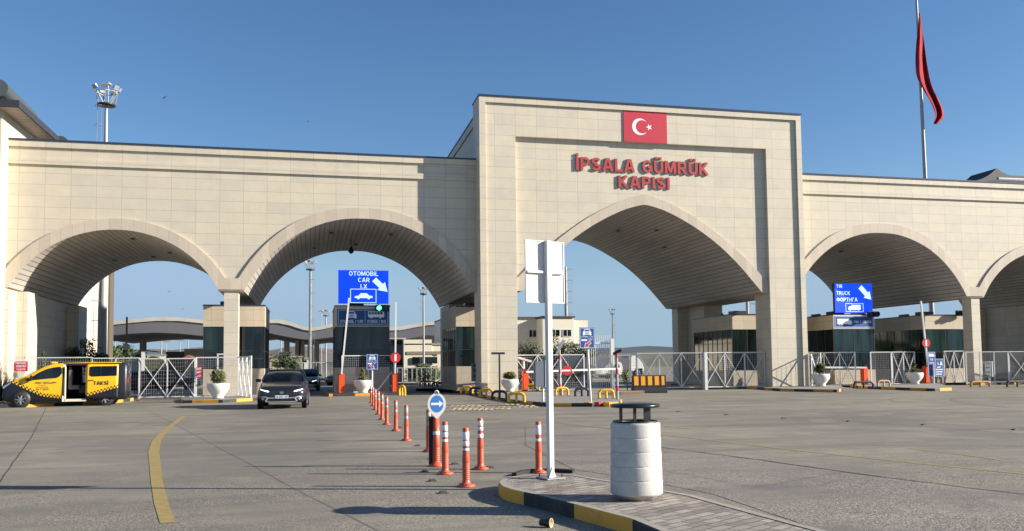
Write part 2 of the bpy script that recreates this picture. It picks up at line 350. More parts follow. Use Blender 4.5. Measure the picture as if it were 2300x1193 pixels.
def glyph(ch, q):
    """(advance width, strokes) of a plain bold sans letter one unit high, q = stroke width"""
    h = q/2; W = .70; R = W-h; T = 1-h; c = W/2
    bowl = lambda x0, y0, y1, xr: [(x0, y1)] + _arc(xr-(y1-y0)/2*.9, (y0+y1)/2, (y1-y0)/2*.9, (y1-y0)/2, 90, -90, 10) + [(x0, y0)]
    ring = lambda a=0, b=360, W_=W: _arc(W_/2, .5, W_/2-h, .5-h, a, b, 22)
    S_ = _arc(c, .735, c-h*1.05, .265-h, 20, 270, 12) + _arc(c, .265, c-h, .265-h, 90, -160, 12)[0:]
    D = {'A': (.78, [[(h*.9, 0), (.39-h*.45, 1)], [(.78-h*.9, 0), (.39+h*.45, 1)], [(.17, .30), (.61, .30)]]), 'B': (W, [[(h, 0), (h, 1)], bowl(h, .5, T, R-.03), bowl(h, h, .5, R)]),
     'C': (W, [ring(42, 318)]), 'D': (W, [[(h, 0), (h, 1)], [(h, T), (.3, T)] + _arc(.3, .5, R-.3, .5-h, 90, -90, 14) + [(h, h)]]), 'E': (.62, [[(h, 0), (h, 1)], [(h, T), (.62, T)], [(h, .5), (.57, .5)], [(h, h), (.62, h)]]),
     'F': (.6, [[(h, 0), (h, 1)], [(h, T), (.6, T)], [(h, .5), (.54, .5)]]), 'G': (.76, [ring(40, 350, .76), [(.76-h, .12), (.76-h, .48)], [(.42, .46), (.76, .46)]]), 'H': (W, [[(h, 0), (h, 1)], [(R, 0), (R, 1)], [(h, .5), (R, .5)]]),
     'I': (q, [[(h, 0), (h, 1)]]), 'K': (.74, [[(h, 0), (h, 1)], [(h, .33), (.74-h*1.1, 1)], [(.28, .52), (.74-h*.9, 0)]]), 'L': (.58, [[(h, 0), (h, 1)], [(h, h), (.58, h)]]), 'M': (.86, [[(h, 0), (h, 1)], [(.86-h, 0), (.86-h, 1)], [(h*1.3, 1), (.43, .12)], [(.86-h*1.3, 1), (.43, .12)]]),
     'N': (W, [[(h, 0), (h, 1)], [(R, 0), (R, 1)], [(h*1.2, 1), (W-h*1.2, 0)]]), 'O': (.78, [ring(0, 360, .78)]), 'P': (.68, [[(h, 0), (h, 1)], bowl(h, .44, T, .68-h)]), 'R': (.72, [[(h, 0), (h, 1)], bowl(h, .46, T, .68-h), [(.36, .45), (.72-h, 0)]]),
     'S': (W, [S_]), 'T': (W, [[(0, T), (W, T)], [(c, 0), (c, 1)]]), 'U': (W, [[(h, 1), (h, .36)] + _arc(c, .36, c-h, .36-h, 180, 360, 12) + [(R, 1)]]), 'V': (.76, [[(h, 1), (.38, 0)], [(.76-h, 1), (.38, 0)]]), 'X': (W, [[(h, 0), (R, 1)], [(h, 1), (R, 0)]]),
     'Y': (W, [[(h, 1), (c, .45)], [(R, 1), (c, .45)], [(c, 0), (c, .5)]]), 'Z': (W, [[(0, T), (W, T)], [(R, T), (h, h)], [(0, h), (W, h)]]), '.': (q, [[(h, 0), (h, q)]]), '/': (.5, [[(h, 0), (.5-h, 1)]]), ' ': (.32, []),
     '0': (.62, [ring(0, 360, .62)]), '1': (.4, [[(.28, 0), (.28, 1)], [(.02, .74), (.28, T)]]), '2': (.62, [_arc(.31, .72, .31-h, .28-h, 170, -40, 12) + [(h*1.2, h)], [(0, h), (.62, h)]]), '3': (.62, [_arc(.3, .73, .3-h, .27-h, 150, -90, 10), _arc(.31, .28, .31-h, .28-h, 90, -150, 10)]),
     '4': (.66, [[(.5, 0), (.5, 1)], [(.5, T), (h, .3)], [(0, .28), (.66, .28)]]), '5': (.62, [[(.56, T), (.1, T)], [(.1, 1), (.1, .52)], _arc(.3, .33, .32-h, .33-h, 120, -150, 12)]), '7': (.6, [[(0, T), (.6, T)], [(.55, T), (.2, 0)]]), '9': (.62, [_arc(.31, .69, .31-h, .31-h, 0, 360, 16), [(.62-h, .66), (.3, 0)]]),
     'Ф': (.9, [_arc(.45, .5, .45-h, .34-h*.5, 0, 360, 20), [(.45, 0), (.45, 1)]]), 'Г': (.58, [[(h, 0), (h, 1)], [(h, T), (.58, T)]]), 'i': (q, [[(h, 0), (h, .76)], [(h, .86), (h, 1)]])}
    D['О'] = D['O']; D['Р'] = D['P']; D['Т'] = D['T']; D['Н'] = D['H']; D['А'] = D['A']; D['6'] = D['9']; D['8'] = D['B']; D['J'] = D['I']; D['W'] = D['M']
    D['İ'] = (q, D['I'][1] + [[(h, 1.08), (h, 1.08+q)]]); D['Ü'] = (W, D['U'][1] + [[(c-.15, 1.08), (c-.15, 1.08+q)], [(c+.15, 1.08), (c+.15, 1.08+q)]]); D['Ö'] = (.78, D['O'][1] + [[(.24, 1.08), (.24, 1.08+q)], [(.54, 1.08), (.54, 1.08+q)]])
    D['Ş'] = D['S']; D['Ç'] = D['C']
    return D.get(ch, D['I'])
def text(mb, body, x0, x1, z0, z1, y, depth=0, bold=0.0, space=1.0, keep=False):
    """plain sans lettering facing -Y fitted into x0..x1, z0..z1 (cap height); with depth it is a solid"""
    q = .19 if depth else .15+bold; gap = .13; adv = 0; L = []
    for ch in body: W_, st_ = glyph(ch, q); L.append((adv, st_)); adv += W_+gap
    adv -= gap; k = (x1-x0)/adv; kz = z1-z0; lay = 0
    for ax, st_ in L:
        for si, pl_ in enumerate(st_):
            n = len(pl_); E = []; closed = n > 8 and math.hypot(pl_[0][0]-pl_[-1][0], pl_[0][1]-pl_[-1][1]) < 1e-6
            for i in range(n):
                a = Vector(pl_[i-1]) if i else (Vector(pl_[-2]) if closed else None); b_ = Vector(pl_[i]); c = Vector(pl_[i+1]) if i < n-1 else (Vector(pl_[1]) if closed else None)
                d1 = (b_-a).normalized() if a is not None and (b_-a).length > 1e-9 else None; d2 = (c-b_).normalized() if c is not None and (c-b_).length > 1e-9 else None
                d = ((d1 or d2)+(d2 or d1)).normalized(); nn = Vector((-d.y, d.x)); cs = max(.6, abs((d1 or d2).dot(d))); E.append((b_+nn*q/2/cs, b_-nn*q/2/cs))
            yy = y-.0015*si-(.0008 if lay % 2 else 0)
            P = [(x0+(ax+e.x)*k, yy, z0+e.y*kz) for pr_ in E for e in pr_]; fs = [(2*i, 2*i+1, 2*i+3, 2*i+2) for i in range(n-1)]
            mb.cur = 0; mb.add(P, fs)
            if depth:
                m_ = len(P); Q = [(a[0], y+depth, a[2]) for a in P]; sd_ = [(2*i+o, 2*i+2+o, m_+2*i+2+o, m_+2*i+o) for i in range(n-1) for o in (0, 1)]
                if not closed: sd_ += [(0, 1, m_+1, m_), (2*n-2, 2*n-1, m_+2*n-1, m_+2*n-2)]
                mb.cur = 1; mb.add(P+Q, sd_); mb.cur = 0
        lay += 1
    return mb
def disc(mb, cx, cz, r, y, n=28, rz=None):
    rz = rz or r; mb.add([(cx+r*math.cos(2*PI*k/n), y, cz+rz*math.sin(2*PI*k/n)) for k in range(n)], [tuple(range(n))]); return mb
def poly(mb, pts, y): mb.add([(a, y, b) for a, b in pts], [tuple(range(len(pts)))]); return mb
def foliage(mb, c, rx, ry, rz, n, size, seed=0, clumps=9, mats=3, hollow=.35):
    R = random.Random(seed); cl = []
    for k in range(clumps):
        while True:
            p = Vector((R.uniform(-1, 1), R.uniform(-1, 1), R.uniform(-1, 1)))
            if p.length < 1: break
        cl.append((p*.72, R.uniform(.28, .5), R.randrange(mats)))
    for k in range(n):
        p0, rr, mi = cl[R.randrange(clumps)]
        d = Vector((R.gauss(0, 1), R.gauss(0, 1), R.gauss(0, 1))).normalized()*rr*R.uniform(hollow, 1.08)
        p = p0+d; p = Vector((c[0]+p.x*rx, c[1]+p.y*ry, c[2]+p.z*rz))
        a = Vector((R.gauss(0, 1), R.gauss(0, 1), R.gauss(0, 1))).normalized(); b = a.orthogonal().normalized()
        sz = size*R.uniform(.6, 1.3); mb.cur = mi if R.random() < .7 else R.randrange(mats)
        mb.add([p-a*sz*.5, p+b*sz*.28, p+a*sz*.5, p-b*sz*.28], [(0, 1, 2, 3)])
    mb.cur = 0; return mb
def lerp(tab, x):
    if x <= tab[0][0]: return tab[0][1]
    for (a, b), (c, d) in zip(tab, tab[1:]):
        if x <= c: return b+(d-b)*(x-a)/(c-a)
    return tab[-1][1]
# ------------------------------------------------------------------ ground
def ground_mat(name, col, agg=1.0):
    m, t, p = new_mat(name); g = N(t, 'ShaderNodeNewGeometry').outputs['Position']
    sp = N(t, 'ShaderNodeSeparateXYZ'); t.links.new(g, sp.inputs[0])
    n1 = noise(t, g, .16, 6, .6); n2 = noise(t, g, 1.3, 6, .65)
    mp = N(t, 'ShaderNodeMapping'); mp.inputs['Scale'].default_value = (.12, .9, 1); mp.inputs['Rotation'].default_value = (0, 0, rad(8)); t.links.new(g, mp.inputs[0])
    n3 = noise(t, mp.outputs[0], 1.0, 7, .65)
    c = mixc(t, ramp(t, n1, .35, .65), tuple(v*.74 for v in col), (col[0]*1.22, col[1]*1.2, col[2]*1.15))
    c = mixc(t, mth(t, 'MULTIPLY', ramp(t, n2, .45, .7), .45), c, tuple(v*.70 for v in col))
    c = mixc(t, mth(t, 'MULTIPLY', ramp(t, n3, .50, .64), .62), c, (col[0]*.56, col[1]*.57, col[2]*.59))
    mq = N(t, 'ShaderNodeMapping'); mq.inputs['Scale'].default_value = (.35, 3.2, 1); mq.inputs['Rotation'].default_value = (0, 0, rad(-14)); t.links.new(g, mq.inputs[0])
    c = mixc(t, mth(t, 'MULTIPLY', ramp(t, noise(t, mq.outputs[0], 1.0, 6, .7), .50, .64), .5), c, tuple(v*.58 for v in col))
    c = mixc(t, mth(t, 'MULTIPLY', ramp(t, noise(t, g, .7, 5, .6), .53, .66), .5), c, (col[0]*1.4, col[1]*1.36, col[2]*1.28))
    # driven lane: darker, bluish, between the booths and past the bollards
    lane = mth(t, 'MULTIPLY', mth(t, 'MULTIPLY', ramp(t, sp.outputs[0], -3.6, -1.8), mth(t, 'SUBTRACT', 1, ramp(t, sp.outputs[0], .2, 1.7))), ramp(t, n3, .25, .6))
    c = mixc(t, mth(t, 'MULTIPLY', lane, .62), c, (col[0]*.58, col[1]*.58, col[2]*.62))
    v = N(t, 'ShaderNodeTexVoronoi'); v.inputs['Scale'].default_value = 75; t.links.new(g, v.inputs['Vector'])
    vs = N(t, 'ShaderNodeSeparateXYZ'); t.links.new(v.outputs['Color'], vs.inputs[0])
    fade = mth(t, 'SUBTRACT', 1, ramp(t, sp.outputs[1], 11, 17)); patch = ramp(t, noise(t, g, .55, 5, .6), .36, .58)
    af = mth(t, 'MULTIPLY', mth(t, 'MULTIPLY', fade, patch), agg)
    lite = mth(t, 'MULTIPLY', mth(t, 'GREATER_THAN', vs.outputs[0], .72), af); drk = mth(t, 'MULTIPLY', mth(t, 'LESS_THAN', vs.outputs[0], .30), af)
    c = mixc(t, mth(t, 'MULTIPLY', lite, .7), c, (col[0]*1.95, col[1]*1.85, col[2]*1.75))
    c = mixc(t, mth(t, 'MULTIPLY', drk, .6), c, tuple(v*.36 for v in col))
    t.links.new(c, p.inputs['Base Color']); p.inputs['Roughness'].default_value = .82; p.inputs['Specular IOR Level'].default_value = .3
    b = N(t, 'ShaderNodeBump'); b.inputs['Strength'].default_value = .35; b.inputs['Distance'].default_value = .01
    hh = mth(t, 'ADD', mth(t, 'MULTIPLY', noise(t, g, 30, 4, .7), .5), mth(t, 'MULTIPLY', v.outputs['Distance'], af))
    t.links.new(hh, b.inputs['Height']); t.links.new(b.outputs[0], p.inputs['Normal'])
    return m
m_road = ground_mat('concrete_road', (.245, .222, .178), 1.0)
m_agg = ground_mat('exposed_aggregate', (.25, .222, .19), 1.15)
m_mark = simple('worn_yellow_marking', (.33, .235, .08), .85, 0, .5, 9)
m_markp = simple('faded_yellow_marking', (.36, .28, .12), .8, 0, .4, 3)
m_seam = simple('bitumen_seam', (.035, .034, .034), .7)
m_seaml = simple('filled_joint', (.16, .14, .12), .8, 0, .3, 3)
m_earth = simple('dry_earth', (.22, .18, .12), .9, 0, .2, .05)
b = MB(); b.add([(-900, -30, 0), (900, -30, 0), (900, 190, 0), (-900, 190, 0)], [(0, 1, 2, 3)]); struct(b.build('road', m_road))
b = MB(); b.add([(-3500, 189.9, -.03), (3500, 189.9, -.03), (3500, 4200, -.03), (-3500, 4200, -.03)], [(0, 1, 2, 3)]); struct(b.build('ground', m_earth))
def sheet(name, pts, z, mat):
    b = MB(); b.add([(p[0], p[1], z) for p in pts], [tuple(range(len(pts)))]); return struct(b.build(name, mat))
def ribbon(name, pts, ww, z, mat, kind=True):
    b = MB(); L = []
    for i, p in enumerate(pts):
        a = Vector(pts[max(0, i-1)][:2]); c = Vector(pts[min(len(pts)-1, i+1)][:2]); d = (c-a).normalized(); n = Vector((-d.y, d.x))
        wd = ww[i] if isinstance(ww, (list, tuple)) else ww
        L.append((Vector(p[:2])+n*wd/2, Vector(p[:2])-n*wd/2))
    for (a, c), (d, e) in zip(L, L[1:]): b.add([(a.x, a.y, z), (c.x, c.y, z), (e.x, e.y, z), (d.x, d.y, z)], [(0, 1, 2, 3)])
    return struct(b.build(name, mat))
seam = [G(1180, 958), G(1390, 992), G(1520, 1010), G(1700, 1033), G(2000, 1075), G(2300, 1112), G(2700, 1165)]
sheet('aggregate_apron', [s for s in seam] + [Vector((12, -6, 0)), Vector((4.4, -6, 0)), G(1600, 1110), G(1420, 1075), G(1290, 1055), G(1180, 1000)], .004, m_agg)
def wob(pts, amp=.025, step=.35, seed=1):
    R = random.Random(seed); out = []
    for a, c in zip(pts, pts[1:]):
        n = max(1, int((c-a).length/step))
        for k in range(n): out.append(a.lerp(c, k/n)+Vector((R.uniform(-amp, amp), R.uniform(-amp, amp), 0)))
    return out+[pts[-1]]
R0 = random.Random(3); sp_ = wob(seam[1:], .02)
ribbon('road_joint', sp_, [R0.uniform(.02, .055) for _ in sp_], .008, m_seam)
def jt(pts, w_=.016, s=1, mat=m_seaml): ribbon('road_joint', wob(pts, .012, .8, s), w_, .004, mat)
jt([G(310, 910), G(500, 1010), G(700, 1118), G(850, 1193), G(1100, 1330)], .010, 2); jt([G(104, 915), G(72, 980), G(22, 1050), G(0, 1085), G(-60, 1190)], .014, 3, m_seam)
jt([G(700, 905), G(1000, 935), G(1240, 950), G(1390, 965)], .022, 4); jt([G(1500, 925), G(1900, 946), G(2300, 975)], .03, 5)
jt([G(1920, 1001), G(2300, 1002)], .02, 6, m_seam)
jt([G(1500, 1060), G(1700, 1095), G(1900, 1060)], .012, 7)
yl = [G(413, 935), G(378, 962), G(361, 978), G(352, 990), G(345, 1015), G(348, 1040), G(352, 1080), G(362, 1130), G(377, 1175)]
ribbon('road_marking', yl, [.13, .16, .17, .2, .2, .18, .16, .16, .15], .004, m_mark)
ribbon('road_marking', [G(1300, 955), G(1500, 978), G(1800, 1013), G(2100, 1045), G(2300, 1065), G(2500, 1085)], .10, .004, m_mark)
ribbon('road_marking', [G(1480, 955), G(1530, 961), G(1590, 967)], .10, .004, m_markp)
ribbon('road_marking', [G(2040, 1007), G(2150, 1020), G(2260, 1036)], .06, .004, m_markp)
m_skid = simple('tyre_mark', (.15, .135, .115), .8, 0, .3, 1)
def arcpts(a, c, d, n=14): return [a*(1-t)**2+c*2*t*(1-t)+d*t*t for t in [i/n for i in range(n+1)]]
ribbon('road_marking', arcpts(G(2300, 889), G(2010, 893), G(2260, 915)), .10, .004, m_skid)
ribbon('road_marking', arcpts(G(2290, 883), G(1880, 893), G(2050, 905)), .08, .0045, m_skid)
# ------------------------------------------------------------------ traffic islands
def island(name, pts, h=.15, kmat=m_kerb2, top=m_conc, edge=.14, uoff=0, ledge=m_conc):
    """closed ground polygon (ccw or cw) -> kerb with painted face, concrete kerb top and paving"""
    pts = [Vector((p[0], p[1], 0)) for p in pts]; n = len(pts)
    area = sum(pts[i].x*pts[(i+1) % n].y-pts[(i+1) % n].x*pts[i].y for i in range(n))
    if area < 0: pts.reverse()
    ins = []
    for i in range(n):
        a, p, c = pts[i-1], pts[i], pts[(i+1) % n]; d1 = (p-a).normalized(); d2 = (c-p).normalized()
        nn = Vector((-(d1.y+d2.y), d1.x+d2.x, 0)).normalized(); ins.append(p+nn*edge)
    t = struct(bpy.data.objects.new(name, None)); COL.objects.link(t); t.location = (pts[0].x, pts[0].y, 0)
    b = MB(); L = uoff
    for i in range(n):
        j = (i+1) % n; a, c = pts[i], pts[j]; l = (c-a).length
        b.cur = 0; b.add([(a.x, a.y, 0), (c.x, c.y, 0), (c.x, c.y, h-.02), (a.x, a.y, h-.02)], [(0, 1, 2, 3)], [[(L, 0), (L+l, 0), (L+l, 1), (L, 1)]])
        a2 = a.lerp(ins[i], .12); c2 = c.lerp(ins[j], .12)
        b.add([(a.x, a.y, h-.02), (c.x, c.y, h-.02), (c2.x, c2.y, h), (a2.x, a2.y, h)], [(0, 1, 2, 3)], [[(L, 0), (L+l, 0), (L+l, 1), (L, 1)]])
        b.cur = 1; b.add([(a2.x, a2.y, h), (c2.x, c2.y, h), (ins[j].x, ins[j].y, h), (ins[i].x, ins[i].y, h)], [(0, 1, 2, 3)]); L += l
    b.build('kerb', [kmat, ledge], t)
    b = MB(); b.add([(p.x, p.y, h-.006) for p in ins], [tuple(range(n))]); b.build('paving', top, t)
    return t
def paver_mat():
    m, t, p = new_mat('worn_pavers'); g = N(t, 'ShaderNodeNewGeometry').outputs['Position']
    mp = N(t, 'ShaderNodeMapping'); mp.inputs['Rotation'].default_value = (0, 0, rad(-31)); t.links.new(g, mp.inputs[0])
    br = N(t, 'ShaderNodeTexBrick'); br.inputs['Scale'].default_value = 1; br.inputs['Brick Width'].default_value = .25; br.inputs['Row Height'].default_value = .125
    br.inputs['Mortar Size'].default_value = .009; br.inputs['Mortar Smooth'].default_value = .3; br.offset = .5
    br.inputs['Color1'].default_value = (.19, .155, .125, 1); br.inputs['Color2'].default_value = (.44, .385, .32, 1); br.inputs['Mortar'].default_value = (.085, .07, .06, 1)
    t.links.new(mp.outputs[0], br.inputs['Vector'])
    n = noise(t, g, 5, 6, .7); c = mixc(t, mth(t, 'MULTIPLY', ramp(t, n, .42, .7), .5), br.outputs['Color'], (.24, .20, .17))
    n2 = noise(t, g, 60, 3, .7); c = mixc(t, mth(t, 'MULTIPLY', ramp(t, n2, .5, .8), .4), c, (.55, .48, .40))
    t.links.new(c, p.inputs['Base Color']); p.inputs['Roughness'].default_value = .85
    b = N(t, 'ShaderNodeBump'); b.inputs['Strength'].default_value = 1; b.inputs['Distance'].default_value = .03
    t.links.new(mth(t, 'SUBTRACT', mth(t, 'MULTIPLY', n2, .3), br.outputs['Fac']), b.inputs['Height']); t.links.new(b.outputs[0], p.inputs['Normal'])
    return m
m_pave = paver_mat()
H1 = .15
edge_l = [G(1500, 1200, H1), G(1417, 1165, H1), G(1291, 1132.6, H1), G(1200, 1110, H1), G(1148, 1099, H1), G(1128, 1092, H1)]
nose = [G(1119, 1083, H1), G(1126, 1076, H1), G(1150, 1070, H1), G(1190, 1066, H1)]
edge_r = [G(1290, 1066, H1), G(1400, 1084, H1), G(1560, 1112, H1), G(1700, 1150, H1), G(1860, 1192, H1)]
fi = [Vector((3.6, -4, 0)), Vector((3.38, 4, 0))] + edge_l + nose + edge_r + [Vector((4.75, 4, 0)), Vector((5.0, -4, 0))]
island('traffic_island', fi, H1, kerb_mat('painted_kerb_near', 1.05, .07, (.90, .42, .05)), m_pave, .10, 0, simple('kerb_top', (.35, .31, .26), .85, 0, .2, 12, bump=.3))
island('traffic_island', [G(1006, 872), G(1060, 887), G(1110, 898), G(1170, 908), G(1240, 914), G(1330, 914), G(1388, 911), G(1397, 905), G(1380, 896), G(1300, 886), (16.5, 47.5), (16.5, 50.6), (9.0, 50.6), (8.2, 58.5), (6.9, 58.5)], .15, m_kerb2, m_conc, .14, .5)
island('traffic_island', [(1.0, 49.9), (5.35, 50.2), (5.5, 51), (5.2, 59), (.9, 59)], .15, m_kerb2, m_conc, .14, .6)
island('traffic_island', [G(405, 902), G(412, 906), G(500, 905), G(575, 900), (-2.3, 47.8), (-2.3, 60), (-6.3, 60), (-6.6, 48)], .15, m_kerb2, m_conc, .14, 1.55)
island('traffic_island', [G(-60, 918), G(60, 915), G(240, 908), G(300, 900), (-10.2, 49.0), (-10.2, 50.2), (-24, 50.2), (-24, 43)], .15, m_kerb2, m_conc, .14, .1)
island('traffic_island', [G(1705, 875), G(1760, 879), G(1880, 881.5), G(1896, 877), (33.6, 50.2), (30.6, 52), (30.6, 66), (26.4, 66)], .15, m_kerb2, m_conc, .14, 1.2)
island('traffic_island', [G(1935, 873), G(2100, 879), G(2140, 877), (41.3, 50.5), (38, 60), (34, 60), (34.2, 50.2)], .15, m_kerb2, m_conc, .14, .2)
island('traffic_island', [(41.7, 51.2), (43.2, 48.9), (58, 48.9), (58, 66), (41.6, 66)], .15, m_kerb2, m_conc, .14, .2)
island('traffic_island', [G(1290, 882), G(1310, 890), G(1440, 886), G(1460, 880), (21, 56), (17, 57)], .16, kerb_mat('brown_kerb', 1.6, .3, (.12, .06, .02)), m_conc, .14, .2)
# ------------------------------------------------------------------ gate building
def arch1(c, R=5.92, zc=3.27):
    h = math.sqrt(R*R-(6-zc)**2)
    return lambda x: zc+math.sqrt(max(0, R*R-(x-c)**2)) if abs(x-c) < h else 6.0
def tabarch(c, tab): return lambda x: lerp(tab, abs(x-c)) if abs(x-c) < tab[-1][0] else 6.0
T2 = [(0, 10.16), (.6, 10.145), (1.2, 10.08), (1.9, 9.92), (2.6, 9.68), (3.2, 9.41), (3.8, 9.07), (4.4, 8.63), (4.9, 8.18), (5.3, 7.76), (5.7, 7.25), (6.05, 6.73), (6.3, 6.31), (6.47, 6.0)]
T2o = [(0, 10.79), (.7, 10.77), (1.4, 10.70), (2.1, 10.54), (2.9, 10.27), (3.6, 9.94), (4.3, 9.50), (5.0, 8.93), (5.6, 8.32), (6.1, 7.7), (6.5, 7.12), (6.82, 6.6)]
TC = [(0, 11.36), (.5, 11.26), (1.2, 11.06), (1.9, 10.77), (2.6, 10.42), (3.4, 9.97), (4.2, 9.44), (5.1, 8.75), (5.9, 8.02), (6.6, 7.30), (7.2, 6.62), (7.75, 6.0)]
TCo = [(0, 11.97), (.5, 11.90), (1.2, 11.68), (1.9, 11.38), (2.6, 11.04), (3.4, 10.62), (4.2, 10.10), (5.1, 9.46), (5.9, 8.80), (6.8, 8.02), (7.6, 7.22), (8.2, 6.62)]
def smoothtab(tab, n=3):
    # Catmull-Rom refinement (even function about 0)
    out = []; P = [(-tab[1][0], tab[1][1])] + tab + [(2*tab[-1][0]-tab[-2][0], 2*tab[-1][1]-tab[-2][1])]
    for i in range(1, len(P)-2):
        for k in range(n):
            t_ = k/n; x = P[i][0]+(P[i+1][0]-P[i][0])*t_
            m0 = (P[i+1][1]-P[i-1][1])/(P[i+1][0]-P[i-1][0]); m1 = (P[i+2][1]-P[i][1])/(P[i+2][0]-P[i][0]); h = P[i+1][0]-P[i][0]
            y = (2*t_**3-3*t_**2+1)*P[i][1]+(t_**3-2*t_**2+t_)*h*m0+(-2*t_**3+3*t_**2)*P[i+1][1]+(t_**3-t_**2)*h*m1
            out.append((x, y))
    return out+[tab[-1]]
T2, T2o = smoothtab(T2), smoothtab(T2o)
TC = [TC[0]]+smoothtab(TC)[3:] if False else smoothtab([(a, b) for a, b in TC][:]) ; TC[0] = (0, 11.35)
TCo = smoothtab(TCo)
YB = 64.0; XC = 19.85
gate = thing('gate_building', 'long cream stone border gate with tall central pointed arch and rounded side arches', 'gate building', (XC, 50, 0))
A = [(-10.25, arch1(-10.25), arch1(-10.25, 6.53), 5.25), (2.87, tabarch(2.87, T2), tabarch(2.87, T2o), 6.47),
     (36.83, tabarch(36.83, T2), tabarch(36.83, T2o), 6.47), (49.95, arch1(49.95), arch1(49.95, 6.53), 5.25)]
def wing(x0, x1, arches, sgn):
    xs = set([x0, x1])
    for c, fi_, fo, hw in arches:
        for k in range(61): xs.add(c-hw*math.cos(PI*k/60))
        for k in range(61): xs.add(c-(hw+.4)*math.cos(PI*k/60))
    xs = sorted(x for x in xs if x0 <= x <= x1)
    def lo(x): return max([6.0]+[f(x) for c, f, fo, hw in arches])
    def hi(x): return max([6.62]+[fo(x) for c, f, fo, hw in arches])
    b = MB(); b.strip(xs, lambda x: lo(x)+.07, lambda x: 12.6, 50.0, YB-.03)
    b.box(x0, x1, 50.0, YB-.03, 12.6, 13.86); b.build('wall', m_wing, gate)
    b = MB(); b.box(x0, x1, 49.885, 49.999, 12.60, 12.92); b.box(x0, x1, 49.885, 49.999, 13.53, 13.86); b.build('cornice', m_wing, gate)
    b = MB(); b.box(x0, x1, 49.84, YB+.1, 13.86, 13.95); b.build('coping', m_cap, gate)
    b = MB(); b.strip(xs, lo, hi, 49.90, 49.999); b.build('arch_band', m_arch, gate)
    for c, f, fo, hw in arches:
        b = MB(); xx = [c-hw*math.cos(PI*k/70) for k in range(71)]
        b.strip(xx, lambda x: f(x)+.004, lambda x: f(x)+.065, 49.93, YB); b.build('arch_soffit', m_soffit, gate, smooth=False)
wing(-15.62, 9.53, A[:2], -1); wing(30.17, 55.32, A[2:], 1)
def fitting(x, z, Y, w_=.22): MB().box(x-w_/2, x+w_/2, Y-w_*.7, Y+w_*.7, z-.07, z-.005).build('soffit_fitting', m_dkst, gate)
for (x, Y) in ((-10.0, 53), (-8.6, 57), (-12.4, 60), (-10.3, 61.5), (1.2, 54), (4.8, 53.5), (3.0, 60.5), (0.2, 58.5), (36.0, 53), (38.6, 57), (35.0, 60)):
    fitting(x, min(f(x+dx) for c, f, fo, hw in A if abs(x-c) < hw for dx in (-.15, .15)), Y)
for (x, Y) in ((22.2, 53.0), (21.0, 57), (23.6, 55), (18.2, 60)): fitting(x, min(tabarch(XC, TC)(x-.15), tabarch(XC, TC)(x+.15)), Y, .2)
# columns and pylons
def col(x0, x1, y0, y1, z1=5.98, z0=.15, nm='column', mat=m_wing): MB().box(x0, x1, y0, y1, z0, z1).build(nm, mat, gate)
col(-4.69, -3.93, 50.05, 50.8); col(43.75, 44.42, 50.05, 50.9); col(-4.7, -3.9, 62.6, 63.5); col(43.7, 44.5, 62.6, 63.5)
MB().box(-5.0, -3.6, 49.95, YB, 5.93, 6.0).build('capital_slab', m_wing, gate); MB().box(43.3, 44.7, 49.95, YB, 5.93, 6.0).build('capital_slab', m_wing, gate)
for s in (0, 1):
    mx = (lambda x: x) if s == 0 else (lambda x: 39.7-x)
    def mbx(b, x0, x1, *a): b.box(min(mx(x0), mx(x1)), max(mx(x0), mx(x1)), *a)
    b = MB(); mbx(b, -26, -15.62, 48.8, YB, 0, 15.6); mbx(b, -15.62, -15.45, 50.0, 51.2, 0, 5.9); mbx(b, -15.62, -14.9, 51.2, 53.0, 0, 5.9); mbx(b, -15.62, -15.2, 53.0, 57.4, 0, 5.9)
    mbx(b, -15.62, -14.9, 61.8, YB-.05, 0, 5.9); b.build('pylon', m_wing, gate)
# tower
MB().box(9.53, 9.9, 48.8, 50.8, 0.15, 17.42).box(30.12, 30.47, 48.8, 50.8, 0.15, 17.42).box(9.9, 30.12, 48.8, 50.8, 17.08, 17.42).build('tower_frame', m_tower, gate)
b = MB(); b.box(9.9, 11.72, 48.925, 50.79, .15, 17.08); b.box(28.02, 30.12, 48.925, 50.79, .15, 17.08); b.box(11.72, 28.02, 48.925, 50.79, 15.15, 17.08); b.build('tower_wall', m_tower, gate)
fc = tabarch(XC, TC); fco = tabarch(XC, TCo)
xs = sorted(set([11.72, 28.02, XC]+[XC-8.1*math.cos(PI*k/90) for k in range(91)])); xs = [x for x in xs if 11.72 <= x <= 28.02]
b = MB(); b.strip(xs, lambda x: fc(x)+.07, lambda x: 15.15, 49.175, 50.78); b.build('recessed_wall', m_tower, gate)
b = MB(); b.strip(xs, lambda x: fc(x), lambda x: max(6.6, fco(x)), 49.08, 49.174); b.build('arch_band', m_arch, gate)
xx = sorted(set([XC]+[XC-7.75*math.cos(PI*k/80) for k in range(81)]))
b = MB(); b.strip(xx, lambda x: fc(x)+.004, lambda x: fc(x)+.065, 49.10, YB+.2); b.build('arch_soffit', m_soffit, gate)
b = MB(); b.box(9.49, 30.51, 48.75, 50.86, 17.42, 17.52); b.build('coping', m_cap, gate)
xs2 = sorted(set([9.72, 30.28]+xs))
b = MB(); b.strip(xs2, lambda x: fc(x)+.08 if 12.1 < x < 27.6 else 6.0, lambda x: 16.2, 50.8, YB+.15); b.box(9.72, 30.28, 50.8, YB+.15, 16.2, 16.25); b.build('tower_body', m_tower, gate)
MB().box(9.62, 30.38, 50.8, 61.7, 16.25, 16.72).build('tower_body_cornice', m_tower, gate); MB().box(9.57, 30.43, 50.81, 61.75, 16.72, 16.8).build('coping', m_cap, gate)
